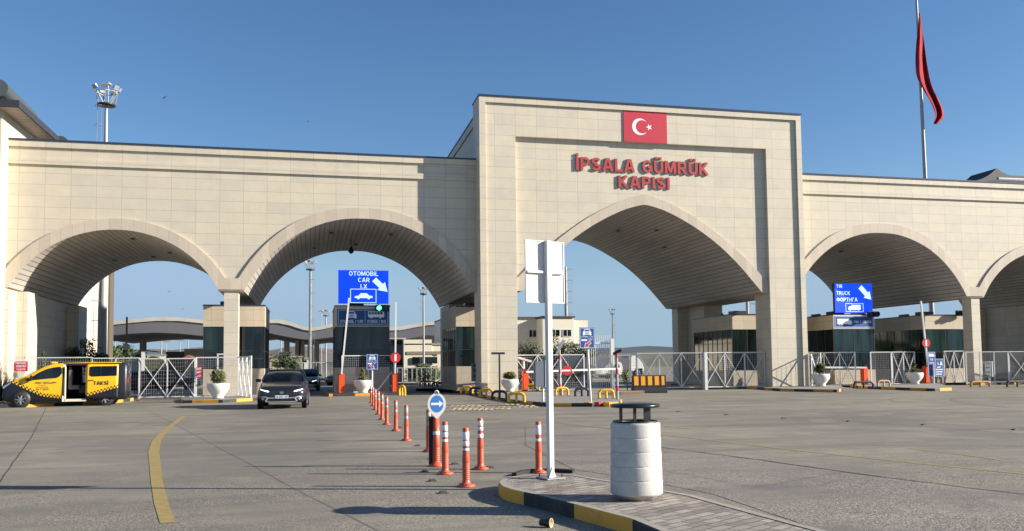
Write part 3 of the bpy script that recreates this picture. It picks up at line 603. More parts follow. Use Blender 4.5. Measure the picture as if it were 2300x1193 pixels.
for s in (0, 1):
    m_ = lambda x: x if s else 39.7-x
    b = MB()
    for (x0, x1, y0, y1) in ((28.02, 28.8, 63.0, YB+.1), (28.8, 30.28, 59.9, YB+.1)): b.box(min(m_(x0), m_(x1)), max(m_(x0), m_(x1)), y0, y1, .1, 5.99)
    b.build('rear_pier', m_tower, gate)
# flag panel, crescent and star
fp0, fp1 = at(1399.5, 252, 48.92), at(1498, 322, 48.92)
FX0, FX1, FZ0, FZ1 = fp0.x, fp1.x, 15.155, 17.075
MB().box(FX0, FX1, 48.87, 48.924, FZ0, FZ1).build('flag_panel', m_flag, gate)
b = MB(); hh = FZ1-FZ0; wx = FX1-FX0; cx = FX0+wx*.375; cz = (FZ0+FZ1)/2; R_ = hh*.27; r_ = hh*.215; dxx = hh*.07
pts = [(cx+R_*math.cos(a), cz+R_*math.sin(a)) for a in [rad(33)+i*rad(294)/40 for i in range(41)]]
q = [(cx+dxx+r_*math.cos(a), cz+r_*math.sin(a)) for a in [rad(327)-rad(4)-i*rad(286)/40 for i in range(41)]]
for i in range(40): b.add([(pts[i][0], 48.862, pts[i][1]), (pts[i+1][0], 48.862, pts[i+1][1]), (q[39-i][0], 48.862, q[39-i][1]), (q[40-i][0], 48.862, q[40-i][1])], [(0, 1, 2, 3)])
sx = FX0+wx*.585; rs = hh*.115
st = [(sx-(rs if k % 2 == 0 else rs*.4)*math.cos(k*PI/5), cz+(rs if k % 2 == 0 else rs*.4)*math.sin(k*PI/5)) for k in range(10)]
poly(b, st, 48.862); b.build('crescent_and_star', m_swhite, gate)
def letters(body, pa, pb, zb, zt):
    b = MB(); x0 = at(pa, 380, 49.05).x; x1 = at(pb, 380, 49.05).x
    text(b, body, x0, x1, zb, zt, 49.075, .085, .018, 1.06); return b.build('lettering', [m_letter, m_letside], gate)
letters('İPSALA GÜMRÜK', 1294.5, 1592, 13.33, 14.13); letters('KAPISI', 1389, 1504, 12.36, 13.10)
# left pylon roof with tubes
e0 = at(43, 225, 48.0)
b = MB(); b.box(-30, e0.x, 48.0, 55.2, e0.z-.36, e0.z); b.build('roof_fascia', m_fascia, gate)
b = MB(); b.add([(-30, 48.1, e0.z-.37), (e0.x-.06, 48.1, e0.z-.37), (e0.x-.06, 55.2, e0.z-.37), (-30, 55.2, e0.z-.37)], [(0, 1, 2, 3)], [[(0, -30), (0, 0), (7.1, 0), (7.1, -30)]]); b.build('roof_underside', m_eave, gate)
tz = at(8, 198, 48.2); b = MB(); b.tube((tz.x-.25, 48.2, tz.z), (tz.x-.25, 53.2, tz.z-.1), .46, 20); b.box(-30, tz.x-.25, 48.6, 55, e0.z, tz.z-.1)
b.tube((e0.x+.05, 55.25, e0.z-.38), (e0.x+.05, 59.5, e0.z-.38), .46, 16); b.build('roof_tube', m_tube, gate)
MB().box(-30, e0.x-.5, 55.2, 60, e0.z-1.5, e0.z-.6).build('roof_wall', m_fascia, gate)
# rear building wing seen through the left arch
rb = thing('rear_building', 'tall cream tiled building wall standing behind the leftmost arch', 'building', (-25, 95, 0))
MB().box(-32, -21.3, 88.0, 100.2, 0, 16).build('wall', m_wing, rb)
MB().box(-32, -21.1, 100.2, 102.1, 0, 16).build('wall_end', simple('dark_brown', (.10, .085, .065), .8), rb)  # far end of the wall, in a much darker brown than the rest
# ------------------------------------------------------------------ booths
def booth(x0, x1, zt, zb, zg, y0, y1, label, panes, side='L', sides=7, door=False, base=m_boothb):
    t = thing('booth', label, 'booth', ((x0+x1)/2, y0, .14), 0, 'checkpoint booths under the arches')
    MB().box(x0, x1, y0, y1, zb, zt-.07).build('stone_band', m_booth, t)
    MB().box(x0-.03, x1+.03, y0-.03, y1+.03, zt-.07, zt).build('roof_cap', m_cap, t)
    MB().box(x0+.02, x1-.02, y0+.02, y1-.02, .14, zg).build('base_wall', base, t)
    MB().box(x0+.05, x1-.05, y0+.05, y1-.05, zg, zb).build('glazing', m_glass, t)
    b = MB(); yy = y0+.035; H = zb-zg
    for k in range(panes+1):
        x = x0+.03+(x1-x0-.06)*k/panes; b.box(x-.025, x+.025, yy, yy+.03, zg, zb)
    b.box(x0+.03, x1-.03, yy-.004, yy+.03, zg+H*.42-.02, zg+H*.42+.02)
    xs_ = x0+.02 if side == 'L' else x1-.05
    for k in range(sides+1):
        y = y0+.05+(y1-y0-.1)*k/sides; b.box(xs_, xs_+.03, y-.02, y+.02, zg, zb)
    b.box(xs_-.003, xs_+.028, y0+.05, y1-.05, zg+H*.42-.02, zg+H*.42+.02)
    b.build('mullion', m_dkst, t)
    R = random.Random(int(x0*10))
    for k in range(panes):
        if R.random() < .75:
            xa = x0+.06+(x1-x0-.12)*k/panes; xb = x0+.0+(x1-x0-.12)*(k+1)/panes
            MB().box(xa+.05, xb, y0+.046, y0+.0495, zg+H*.44+.02, zb-.02).build('window_pane', m_glassg, t)
    for k in range(sides):
        ya = y0+.08+(y1-y0-.1)*k/sides; yb = y0+.02+(y1-y0-.1)*(k+1)/sides
        if R.random() < .75: xx_ = x0+.045 if side == 'L' else x1-.0495; MB().box(xx_, xx_+.0045, ya, yb, zg+.03+H*(.44 if R.random() < .5 else 0), zb-.02).build('window_pane', m_glassg, t)
    if door:
        d = MB(); y = (y0+y1)/2; d.box(x0-.01, x0+.02, y-.45, y-.38, .2, 2.4).box(x0-.01, x0+.02, y+.38, y+.45, .2, 2.4).box(x0-.01, x0+.02, y-.38, y+.38, 2.33, 2.4); d.build('door_frame', m_door, t)
    MB().box(x0+.8, x0+1.7, y0+1.2, y0+2.0, zt+.005, zt+.28).build('roof_unit', m_dkst, t); MB().box(x0+.5, x0+.7, y0+2.5, y0+3.4, zt+.005, zt+.18).build('roof_unit', m_dkst, t)
    return t
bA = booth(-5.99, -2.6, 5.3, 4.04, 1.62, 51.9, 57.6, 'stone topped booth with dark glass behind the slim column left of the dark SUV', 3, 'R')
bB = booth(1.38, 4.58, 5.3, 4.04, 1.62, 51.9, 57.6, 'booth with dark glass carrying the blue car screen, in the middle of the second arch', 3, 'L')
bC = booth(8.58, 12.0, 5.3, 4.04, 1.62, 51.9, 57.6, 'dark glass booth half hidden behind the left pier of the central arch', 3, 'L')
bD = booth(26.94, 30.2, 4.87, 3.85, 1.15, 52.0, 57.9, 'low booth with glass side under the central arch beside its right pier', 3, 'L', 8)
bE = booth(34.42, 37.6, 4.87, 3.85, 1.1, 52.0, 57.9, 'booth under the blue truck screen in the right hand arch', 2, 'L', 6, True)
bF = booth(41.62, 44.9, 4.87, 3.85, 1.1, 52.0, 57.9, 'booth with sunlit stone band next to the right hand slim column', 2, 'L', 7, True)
# left booth door frame
b = MB(); xa = at(487, 840, 51.86).x; b.box(xa, xa+.08, 51.84, 51.9, .16, 2.5).box(xa+.72, xa+.8, 51.84, 51.9, .16, 2.5).box(xa+.08, xa+.72, 51.84, 51.9, 2.42, 2.5); b.build('door_frame', m_door, bA)
# ------------------------------------------------------------------ LED screens and booth signs
def carside(b, x0, x1, z0, z1, y):
    w_, h_ = x1-x0, z1-z0; P = lambda u, v: (x0+u*w_, z0+v*h_)
    poly(b, [P(0, .2), P(.02, .5), P(.22, .58), P(.34, .98), P(.40, 1), P(.62, 1), P(.70, .95), P(.82, .60), P(1, .52), P(1, .22), P(.86, .18), P(.14, .18)], y)
    disc(b, *P(.21, .17), h_*.2, y-.004, 14); disc(b, *P(.78, .17), h_*.2, y-.004, 14)
def board(name, label, cat, x0, x1, z0, z1, y, depth, mface, mframe=None, group=None, fr=.05):
    t = thing(name, label, cat, ((x0+x1)/2, y+depth, z0), 0, group)
    MB().box(x0, x1, y+.012, y+depth, z0, z1).build('casing', mframe or m_dkst, t)
    MB().box(x0+fr*.3, x1-fr*.3, y, y+.012, z0+fr*.3, z1-fr*.3).build('face', mface, t)
    return t
def frame(b, x0, x1, z0, z1, y, w_, d=.004):
    b.box(x0, x1, y-d, y, z0, z0+w_).box(x0, x1, y-d, y, z1-w_, z1).box(x0, x0+w_, y-d, y, z0+w_, z1-w_).box(x1-w_, x1, y-d, y, z0+w_, z1-w_)
def arrow_poly(b, u0, v0, u1, v1, y, w_=.22, hw=.46, hl=.55):
    a = Vector((u0, v0)); c = Vector((u1, v1)); d = (c-a).normalized(); n = Vector((-d.y, d.x)); L = (c-a).length
    pts = [a+n*w_/2, a+n*w_/2+d*(L-hl), a+n*hw/2+d*(L-hl*1.0), c, a-n*hw/2+d*(L-hl*1.0), a-n*w_/2+d*(L-hl), a-n*w_/2]
    poly(b, [(p.x, p.y) for p in pts], y)
y = 51.98
L1 = board('led_screen', 'bright blue LED screen reading OTOMOBIL CAR on top of the middle booth', 'screen', 1.57, 4.52, 5.42, 7.40, y, .22, m_led, None, 'blue LED screens on booth roofs')
b = MB(); yy = y-.006
def U(u): return 1.57+u*2.95
def V(v): return 7.40-v*1.98
text(b, 'OTOMOBiL', U(.21), U(.79), V(.165), V(.03), yy, 0, .008, 1.12); text(b, 'CAR', U(.39), U(.62), V(.355), V(.225), yy, 0, .008, 1.12); text(b, 'I.X', U(.44), U(.57), V(.545), V(.42), yy, 0, .008, 1.1)
arrow_poly(b, U(.71), V(.27), U(.98), V(.645), yy, .32, .66, .52); b.build('lettering', m_ledt, L1)
b = MB(); frame(b, U(.235), U(.755), V(.985), V(.56), yy, .035); carside(b, U(.32), U(.68), V(.87), V(.69), yy); b.build('car_symbol', m_ledt, L1)
b = MB()
for u in (.2, .5, .8): b.bar((U(u), y+.3, 5.31), (U(u), y+.24, 6.6), .06)
b.build('support', m_dkst, L1)
x0, x1, z0, z1 = 34.6, 37.5, 4.97, 6.99; y = 51.98
L2 = board('led_screen', 'bright blue LED screen reading TIR TRUCK on top of a booth in the right arch', 'screen', x0, x1, z0, z1, y, .22, m_led, None, 'blue LED screens on booth roofs')
b = MB(); yy = y-.006
U = lambda u: x0+u*(x1-x0); V = lambda v: z1-v*(z1-z0)
text(b, 'TIR', U(.05), U(.21), V(.165), V(.05), yy, 0, .008, 1.1); text(b, 'TRUCK', U(.05), U(.41), V(.40), V(.27), yy, 0, .008, 1.1); text(b, 'ФОРТНГА', U(.05), U(.60), V(.62), V(.49), yy, 0, .008, 1.1)
arrow_poly(b, U(.68), V(.12), U(.97), V(.55), yy, .34, .66, .5); b.build('lettering', m_ledt, L2)
b = MB(); frame(b, U(.28), U(.75), V(.97), V(.68), yy, .03)
poly(b, [(U(.35), V(.89)), (U(.35), V(.82)), (U(.38), V(.78)), (U(.44), V(.78)), (U(.44), V(.73)), (U(.68), V(.73)), (U(.68), V(.90)), (U(.35), V(.90))], yy)
disc(b, U(.40), V(.905), .05, yy-.004, 12); disc(b, U(.62), V(.905), .05, yy-.004, 12); b.build('truck_symbol', m_ledt, L2)
b = MB()
for u in (.2, .8): b.bar((U(u), y+.3, 4.88), (U(u), y+.24, 6.2), .06)
b.build('support', m_dkst, L2)
# dark blue booth signs
def bus(b, x0, x1, z0, z1, y, mb2):
    w_, h_ = x1-x0, z1-z0; b.box(x0, x1, y-.003, y, z0+h_*.18, z1)
    for k in range(5): mb2.box(x0+w_*(.04+.18*k), x0+w_*(.18+.18*k), y-.006, y-.0032, z0+h_*.58, z0+h_*.9)
    disc(b, x0+w_*.2, z0+h_*.16, h_*.16, y-.004, 12); disc(b, x0+w_*.76, z0+h_*.16, h_*.16, y-.004, 12)
def carfront(b, x0, x1, z0, z1, y, cut):
    w_, h_ = x1-x0, z1-z0; P = lambda u, v: (x0+u*w_, z0+v*h_)
    poly(b, [P(0, 0), P(.2, 0), P(.2, .12), P(.8, .12), P(.8, 0), P(1, 0), P(1, .5), P(.92, .62), P(.80, .94), P(.7, 1), P(.3, 1), P(.2, .94), P(.08, .62), P(0, .5)], y)
    poly(cut, [P(.18, .62), P(.27, .88), P(.73, .88), P(.82, .62)], y-.003); poly(cut, [P(.28, .28), P(.28, .42), P(.72, .42), P(.72, .28)], y-.003)
x0, x1, z0, z1 = 1.50, 4.53, 4.10, 5.08; y = 51.86
s1 = board('booth_sign', 'dark blue sign with car and bus symbols reading OTOMOBİL / CAR and OTOBÜS / BUS', 'sign', x0, x1, z0, z1, y, .04, m_navy, m_dkst, 'dark blue signs on booth bands')
b = MB(); c = MB(); yy = y-.003; frame(b, x0+.06, x1-.06, z0+.07, z1-.06, y, .02); b.box(x0+1.62, x0+1.635, y-.004, y, z0+.15, z1-.12)
carfront(b, x0+.52, x0+1.12, z0+.42, z0+.86, yy, c); bus(b, x0+1.80, x0+2.75, z0+.42, z0+.84, yy, c)
text(b, 'OTOMOBİL / CAR', x0+.18, x0+1.5, z0+.16, z0+.33, yy, 0, .01); text(b, 'OTOBÜS / BUS', x0+1.75, x0+2.85, z0+.16, z0+.33, yy, 0, .01)
b.build('lettering', m_swhdim, s1); c.build('symbol_detail', m_navy, s1)
x0, x1, z0, z1 = 34.44, 37.58, 3.90, 4.80; y = 51.95
s2 = board('booth_sign', 'blue sign with white truck symbol reading TIR / TRUCK', 'sign', x0, x1, z0, z1, y, .04, m_blue, m_swhdim, 'dark blue signs on booth bands', .2)
b = MB(); c = MB(); frame(b, x0+.1, x1-.1, z0+.09, z1-.09, y, .02); yy = y-.003
X_ = lambda u: x0+.28+u*1.12
poly(b, [(X_(0), z0+.30), (X_(0), z0+.66), (X_(.8), z0+.66), (X_(.84), z0+.56), (X_(.95), z0+.54), (X_(1), z0+.44), (X_(1), z0+.30)], yy)
for u in (.12, .24, .36, .78, .9): disc(b, X_(u), z0+.29, .05, yy-.003, 12)
text(b, 'TIR', x0+1.55, x0+1.92, z0+.36, z0+.52, yy, 0, .03); text(b, '/ TRUCK', x0+2.02, x0+2.9, z0+.36, z0+.54, yy, 0, 0)
b.build('lettering', m_swhite, s2); c = None
# traffic lights
def lights(loc, label, on):
    t = thing('traffic_light', label, 'traffic light', loc, 0, 'lane signals on booth fronts'); x, y_, z = loc
    MB().box(x-.42, x+.42, y_, y_+.22, z-.19, z+.19).build('housing', m_black, t, bevel=.03)
    b = MB(); 
    for dx in (-.2, .2): b.tube((x+dx, y_-.16, z), (x+dx, y_, z), .155, 16, caps=False)
    b.build('visor', m_black, t)
    b = MB(); disc(b, x-.2, z, .13, y_-.012, 20); b.build('lamp', m_green if on else simple('dead_lamp', (.02, .09, .05), .2), t)
    b = MB(); disc(b, x+.2, z, .13, y_-.012, 20); b.build('lamp', simple('dead_lamp_red', (.03, .02, .02), .2), t)
lights((4.12, 51.45, 5.12), 'black lane signal lit green over the car and bus sign', True)
lights((37.25, 51.5, 4.86), 'black unlit lane signal at the corner of the truck sign', False)
lights((44.35, 51.6, 4.95), 'black lane signal sticking out above the sunlit booth beside the right column', False)
# ------------------------------------------------------------------ fences and gates
def fence(label, p0, p1, h=2.0, cat='fence', braces=0, posts=0, z0=.25, mesh=True, hstep=.2, vstep=.12, name='fence', dense=False, group=None, mid=None, thick=.05, mat=None):
    p0 = Vector((p0[0], p0[1], 0)); p1 = Vector((p1[0], p1[1], 0)); L = (p1-p0).length; d = (p1-p0)/L; rz = math.atan2(d.y, d.x)
    t = thing(name, label, cat, (p0.x, p0.y, .05), rz, group); q = lambda u, z: Vector((u, 0, z))
    fm = mat or m_fence
    b = MB(); b.bar(q(0, h), q(L, h), thick, thick); b.bar(q(0, z0), q(L, z0), thick, thick)
    if mid: b.bar(q(0, mid), q(L, mid), thick, thick)
    b.build('rail', fm, t, local=True)
    n = max(1, posts or braces)
    for k in range(n+1):
        u = L*k/n; MB().bar(q(u, 0 if k in (0, n) else z0), q(u, h+thick*.4), thick*1.25 if k in (0, n) else thick).build('post', fm, t, local=True)
    if braces:
        for k in range(braces):
            a, c = L*k/braces, L*(k+1)/braces; o = Vector((0, -.028, 0))
            MB().bar(q(a, h)+o, q(c, z0)+o, .06, .03).build('brace', fm, t, local=True)
            MB().bar(q(a, z0)+o*2, q(c, h)+o*2, .06, .03).build('brace', fm, t, local=True)
    if mesh:
        b = MB(); k = vstep
        while k < L: b.bar(q(k, z0), q(k, h), .0075); k += vstep
        z = z0+hstep
        while z < h: b.bar(q(0, z), q(L, z), .008); z += hstep
        b.build('wire_mesh', m_wire, t, local=True)
    return t
YF = 49.3
xF = lambda px, Y=YF: at(px, 850, Y).x
gg = 'white mesh fences and gates along the front of the arches'
fence('white wire mesh fence behind the yellow taxi', (-24, YF), (xF(205), YF), 2.25, posts=4, group=gg)
fence('white wire mesh fence panel between the taxi roof and the cross braced gate', (xF(206), YF), (xF(312), YF), 2.2, posts=2, group=gg)
fence('white double leaf mesh gate with two big crosses right of the taxi', (xF(314), 49.2), (xF(438), 49.2), 2.15, 'gate', 2, 0, .12, name='gate', group=gg)
fence('white mesh fence passing in front of the slim column behind a planter', (xF(441), YF), (xF(536), YF), 2.2, posts=2, z0=.1, hstep=.12, group=gg)
fence('folded open white gate leaf standing edge on beside the dark SUV', (xF(536), 49.3), (-2.95, 45.9), 2.2, 'gate', 3, 0, .1, name='gate', vstep=.16, hstep=.6, group=gg)
fence('white mesh gate in front of the booth under the car screen', (1.75, 50.9), (xF(885, 51.3), 51.3), 2.25, 'gate', 0, 2, .15, name='gate', group=gg, hstep=.13)
b = MB(); b.bar(at(847, 878, 50.8), at(881, 834, 50.8), .06); tag(b.build('gate_prop', m_fence), 'slanted white steel prop bracing the mesh gate left of the round red sign', 'prop')
fence('white cross braced mesh gate just right of the central arch left pier', (11.8, 50.3), (at(1312, 850, 50.6).x, 50.6), 2.2, 'gate', 3, 0, .1, name='gate', group=gg, hstep=.14)
fence('white mesh gate bay seen through between the tall post and the striped barrier', (at(1376, 850, 51).x, 51), (at(1430, 850, 50.7).x, 50.7), 2.15, 'gate', 0, 1, .3, name='gate', group=gg, mid=None)
fence('long white cross braced mesh gate ending at the thick middle post', (at(1432, 850, 50.6).x, 50.6), (at(1580, 850, 49.9).x, 49.9), 2.25, 'gate', 3, 0, .12, name='gate', group=gg, thick=.06, hstep=.12)
fence('white cross braced mesh gate running from the thick middle post to the right pier', (at(1583, 850, 49.8).x, 49.8), (at(1718, 850, 49.7).x, 49.7), 2.25, 'gate', 3, 0, .12, name='gate', group=gg, thick=.06, hstep=.12)
fence('open mesh gate leaf standing out towards us from the right pier of the tower', (30.62, 48.7), (30.72, 47.85), 2.15, 'gate', 1, 0, .1, name='gate', group=gg)
fence('white cross braced mesh gate behind the planter right of the tower', (at(1818, 850, 50.6).x, 50.6), (at(1922, 850, 49.4).x, 49.4), 2.2, 'gate', 3, 0, .1, name='gate', group=gg, thick=.055)
fence('white mesh fence panel left of the raised barrier arm in the truck lane', (at(1957, 850, 50).x, 50), (at(2003, 850, 50).x, 50), 2.2, 'fence', 0, 1, .1, group=gg, hstep=.12)
fence('white cross braced gate leaf behind the far right planter', (at(2005, 850, 50.3).x, 50.3), (at(2056, 850, 50.3).x, 50.3), 2.2, 'gate', 2, 0, .1, name='gate', group=gg, hstep=.14)
fence('narrow cross braced gate leaf between the blue lane signs and the right column', (at(2122, 850, 51.6).x, 51.6), (at(2166, 850, 51.6).x, 51.6), 2.25, 'gate', 2, 0, .1, name='gate', group=gg, hstep=.14, mesh=True)
fence('white mesh fence across the foot of the right slim column', (at(2171, 850, 49.3).x, 49.3), (at(2266, 850, 49.0).x, 49.0), 2.15, 'fence', 0, 3, .1, group=gg, hstep=.13)
fence('white cross braced gate at the right edge of the view', (at(2268, 850, 49.0).x, 49.0), (at(2370, 850, 48.6).x, 48.6), 2.15, 'gate', 2, 0, .1, name='gate', group=gg, hstep=.13)
# tall slatted gate behind the car lane sign + thick post
t = thing('slatted_gate', 'tall white gate of thin vertical slats behind the blue car lane sign', 'gate', (*at(1330, 880, 51.5).xy, 0))
b = MB(); xa, xb = at(1320, 850, 51.5).x, at(1371, 850, 51.5).x; zt = at(1340, 771, 51.5).z; zb = at(1340, 842, 51.5).z
for k in range(12): x = xa+(xb-xa)*k/11; b.bar((x, 51.5, .2), (x, 51.5, zt+.5), .03)
b.build('slat', m_fence, t); b = MB(); b.bar((xa, 51.46, zt), (xb, 51.46, zt), .08); b.bar((xa, 51.46, zb), (xb, 51.46, zb), .08); b.build('rail', m_fence, t)
b = MB(); x = at(1376, 850, 51.3).x; b.box(x-.11, x+.11, 51.2, 51.4, 0, at(1376, 761, 51.3).z); tag(b.build('gate_post', m_postw), 'tall thick white gate post beside the slatted gate', 'post')
b = MB(); x = at(1585, 850, 49.6).x; b.box(x-.09, x+.09, 49.5, 49.68, 0, 2.32); tag(b.build('gate_post', m_fence), 'thick white post where the two long gates meet', 'post')
# background fences
fence('white picket style railing wall beyond the second parked car', (at(668, 850, 85).x, 85), (at(752, 850, 85).x, 85), 2.1, 'fence', 0, 8, .2, vstep=.16, hstep=1.0)
fence('white railing in front of the distant cream office block', (at(893, 850, 77).x, 77), (at(990, 850, 77).x, 77), 1.5, 'fence', 0, 9, .2, vstep=.2, hstep=.9)
# ------------------------------------------------------------------ barriers with orange boxes
def barrier(x, y_, label, arm, armlab, disc_u=None, rz=0, boxh=1.15, sgn='ÇIK'):
    t = thing('barrier_gate', label, 'barrier gate', (x, y_, .15), rz, 'orange barrier boxes in the lanes')
    b = MB(); b.box(-.17, .17, -.15, .2, 0, boxh); b.build('cabinet', m_box, t, local=True, bevel=.02)
    MB().box(-.14, .14, -.18, -.151, .05, boxh-.12).build('cabinet_door', m_box, t, local=True)
    MB().box(-.05, .05, -.22, .1, boxh-.02, boxh+.14).build('arm_bracket', m_dkst, t, local=True)
    if arm:
        d = Vector(arm); a0 = Vector((0, -.2, boxh-.05)); a1 = a0+d
        o = MB().bar(a0, a1, .09, .11).build('arm', m_white, t, local=True)
        if disc_u:
            c = a0+d*disc_u; b = MB(); k = 20; r = .30
            b.add([(c.x+r*math.cos(2*PI*i/k), c.y-.09, c.z+r*math.sin(2*PI*i/k)) for i in range(k)], [tuple(range(k))]); b.tube((c.x, c.y-.07, c.z), (c.x, c.y-.05, c.z), r*1.0, 20)
            b.build('round_sign', m_red, t, local=True)
            b = MB(); b.box(c.x-.2, c.x+.2, c.y-.094, c.y-.091, c.z-.055, c.z+.055) if abs(d.z) < .5 else b.box(c.x-.06, c.x+.06, c.y-.094, c.y-.091, c.z-.2, c.z+.2); b.build('sign_mark', m_swhite, t, local=True)
    return t
p = G(762, 893, .15); barrier(1.70, 50.4, 'orange barrier box at the left end of the middle booth island with tilted raised arm', (.42, 0, 4.35), '')
barrier(xF(887, 50.6), 50.6, 'orange barrier box right of the middle mesh gate with upright arm and round red disc', (0.05, 0, 4.15), '', .22)
barrier(12.35, 49.7, 'orange barrier box beside the central arch left pier with lowered white arm', (6.3, 1.2, .12), '', .42)
bx = at(1942, 860, 49.7); barrier(bx.x, 49.7, 'orange barrier box with arm lowered to the left behind the truck lane gate', (-3.2, .3, .05), '', None)
bx = at(2081, 860, 50.2); barrier(bx.x, 50.2, 'orange red barrier box with raised arm next to the far right planter', (-.35, 0, 4.4), '', .36)
bx = at(2290, 850, 49.2); barrier(bx.x, 48.4, 'orange red barrier box at the far right edge', None, '')
# ------------------------------------------------------------------ planters
def planter(loc, label, kind, sc=1.0):
    t = thing('planter', label, 'planter', loc, 0, 'white round planters at the lane entrances')
    pr = [(.0, .02), (.20, .02), (.24, .0), (.27, .05), (.24, .12), (.40, .30), (.50, .46), (.53, .60), (.51, .72), (.49, .73), (.46, .70), (.46, .64), (0, .64)]
    MB().lathe([(r*sc, z*sc) for r, z in pr], (0, 0, 0), 28).build('bowl', m_planter, t, local=True)
    b = MB(); b.lathe([(0, .655*sc), (.45*sc, .655*sc)], (0, 0, 0), 20, smooth=False); b.build('soil', m_soil, t, local=True)
    ms = [m_leafd, m_leaf, m_leafy if kind != 'box' else m_leaf]
    b = MB(); hh = {'round': .36, 'cone': .38, 'low': .27, 'box': .33}[kind]; rr = {'round': .41, 'cone': .30, 'low': .44, 'box': .28}[kind]
    if kind == 'cone':
        for k in range(5): foliage(b, (0, 0, (.72+.15*k)*sc), (.42-.07*k)*sc, (.42-.07*k)*sc, .17*sc, 300, .07*sc, k+int(loc[0]*3), 6)
    else: foliage(b, (0, 0, (.70+hh)*sc), rr*sc, rr*sc, hh*sc, 3200, .075*sc, int(loc[0]*7), 46)
    b.cur = 0; b.build('shrub', ms, t, local=True); return t
pl = G(490, 895.5, .15); planter((pl.x, pl.y, .15), 'white planter with round shrub in front of the slim column left of the SUV', 'round', 1.04)
pl = at(815, 887, 50.55); planter((pl.x, 50.35, .15), 'white planter with cone shaped shrub in front of the middle mesh gate', 'cone', 1.02)
pl = at(1145.5, 880, 48.0); planter((pl.x, 48.0, .15), 'white planter with low yellowish shrub at the foot of the central left pier', 'low', .95)
pl = at(1844, 872, 47.6); planter((pl.x, 47.6, .15), 'white planter with dark round shrub right of the central right pier', 'round', 1.05)
pl = at(2055, 867, 48.6); planter((pl.x, 48.6, .15), 'white planter with dark tall shrub beside the blue truck lane signs', 'cone', 1.02)
# ------------------------------------------------------------------ orange lane bollards
def make_bollard(loc, label, bands=((.53, .60), (.63, .69), (.715, .78)), sc=1.0, lean=(0, 0)):
    t = thing('lane_bollard', label, 'bollard', loc, 0, 'orange flexible lane bollards')
    t.scale = (sc,)*3; t.rotation_euler = (lean[0], lean[1], 0)
    pr = [(.0, 0), (.115, 0), (.118, .018), (.07, .035), (.052, .06)]
    z = .08
    while z < .30: pr += [(.050, z), (.045, z+.008), (.050, z+.018)]; z += .026
    pr += [(.046, .40), (.041, .50), (.041, .735), (.036, .75), (0, .75)]
    MB().lathe(pr, (0, 0, 0), 20).build('post', m_orange, t, local=True)
    for a, c in bands: MB().lathe([(.0413, a), (.0428, a+.002), (.0428, c-.002), (.0413, c)], (0, 0, 0), 20).build('reflective_band', m_refl, t, local=True)
    b = MB()
    for k in range(3): aa = k*2.1+.4; b.tube((.088*math.cos(aa), .088*math.sin(aa), .02), (.088*math.cos(aa), .088*math.sin(aa), .04), .011, 8)
    b.build('bolt', m_dkst, t, local=True)
    return t
B1 = ((.39, .49), (.52, .585), (.60, .70)); B2 = ((.40, .50), (.56, .70)); BG = ((.44, .52), (.58, .70))
def bp(px, py): g = G(px, py); return (g.x, g.y, .0)
make_bollard(bp(1047, 1093), 'nearest orange bollard with three white bands, standing alone left of the traffic island tip', B1, 1.04)
make_bollard(bp(1000, 1065), 'orange bollard with three white bands immediately right of the round arrow sign', ((.42, .50), (.53, .60), (.62, .70)), 1.04)
make_bollard(bp(1079.5, 1054), 'orange bollard with three white bands right of and behind the nearest one', ((.42, .52), (.57, .62), (.64, .71)), 1.06)
make_bollard(bp(1210, 1062), 'orange bollard with two white bands right behind the white sign post', B2, 1.02)
m_dirty = simple('dirty_reflective', (.34, .34, .33), .5, 0, .4, 40)
ordn = ['first', 'second', 'third', 'fourth', 'fifth', 'sixth', 'seventh', 'eighth']
far = [(963, 1015, 1.06), (912.5, 990, 1.03), (889, 968, 1.03), (868.5, 954, 1.04), (858, 943, 1.05), (850, 931, 1.05), (843, 921, 1.05), (838, 912, 1.05)]
src = None
for i, (px, py, sc) in enumerate(far):
    lab = f'{ordn[i]} orange bollard behind the round arrow sign, counting away from the camera'
    if src is None:
        src = make_bollard(bp(px, py), lab, BG, sc)
        for ch in src.children:
            if ch.name.startswith('reflective'): ch.data.materials.clear(); ch.data.materials.append(m_dirty)
    else: dup(src, bp(px, py), None, lab, None, sc)
# extra pale thin bollard close to the car lane sign (behind the row)
make_bollard(bp(833.5, 905), 'farthest orange bollard with whitish band standing beside the blue car lane sign post', ((.4, .5), (.6, .72)), 1.05)
# round arrow sign on a thick orange post
g = G(980, 1047); t = thing('arrow_sign', 'round blue sign with white right arrow on a thick orange post', 'sign', (g.x, g.y, 0))
pr = [(0, 0), (.13, 0), (.125, .025), (.075, .05)]; z = .08
while z < .30: pr += [(.062, z), (.055, z+.01), (.062, z+.02)]; z += .03
pr += [(.056, .40), (.052, .80), (0, .80)]
MB().lathe(pr, (0, 0, 0), 20).build('post', m_orange, t, local=True); MB().lathe([(.0525, .50), (.055, .502), (.055, .56), (.0525, .562)], (0, 0, 0), 20).build('reflective_band', m_refl, t, local=True)
MB().box(-.115, -.045, .0, .05, .03, .80).build('post_backing', m_rubber, t, local=True)
b = MB(); cz = 1.0; rx, rz_ = .148, .178
ov = [(rx*math.cos(a), cz+rz_*math.sin(a)) for a in [rad(-42)+i*rad(264)/36 for i in range(37)]]
b.prism(ov+[(-.035, .79), (0, .765), (.035, .79)], -.10, -.07)
b.build('panel', m_white, t, local=True)
b = MB(); b.lathe([(.022, -.1), (.036, -.1), (.036, -.075), (.022, -.075), (.022, -.1)], (0, 0, cz+rz_+.012), 16, 'y'); b.build('handle', m_white, t, local=True)
b = MB(); disc(b, 0, cz+.005, .108, -.102, 32, .138); b.build('blue_disc', m_blue2, t, local=True)
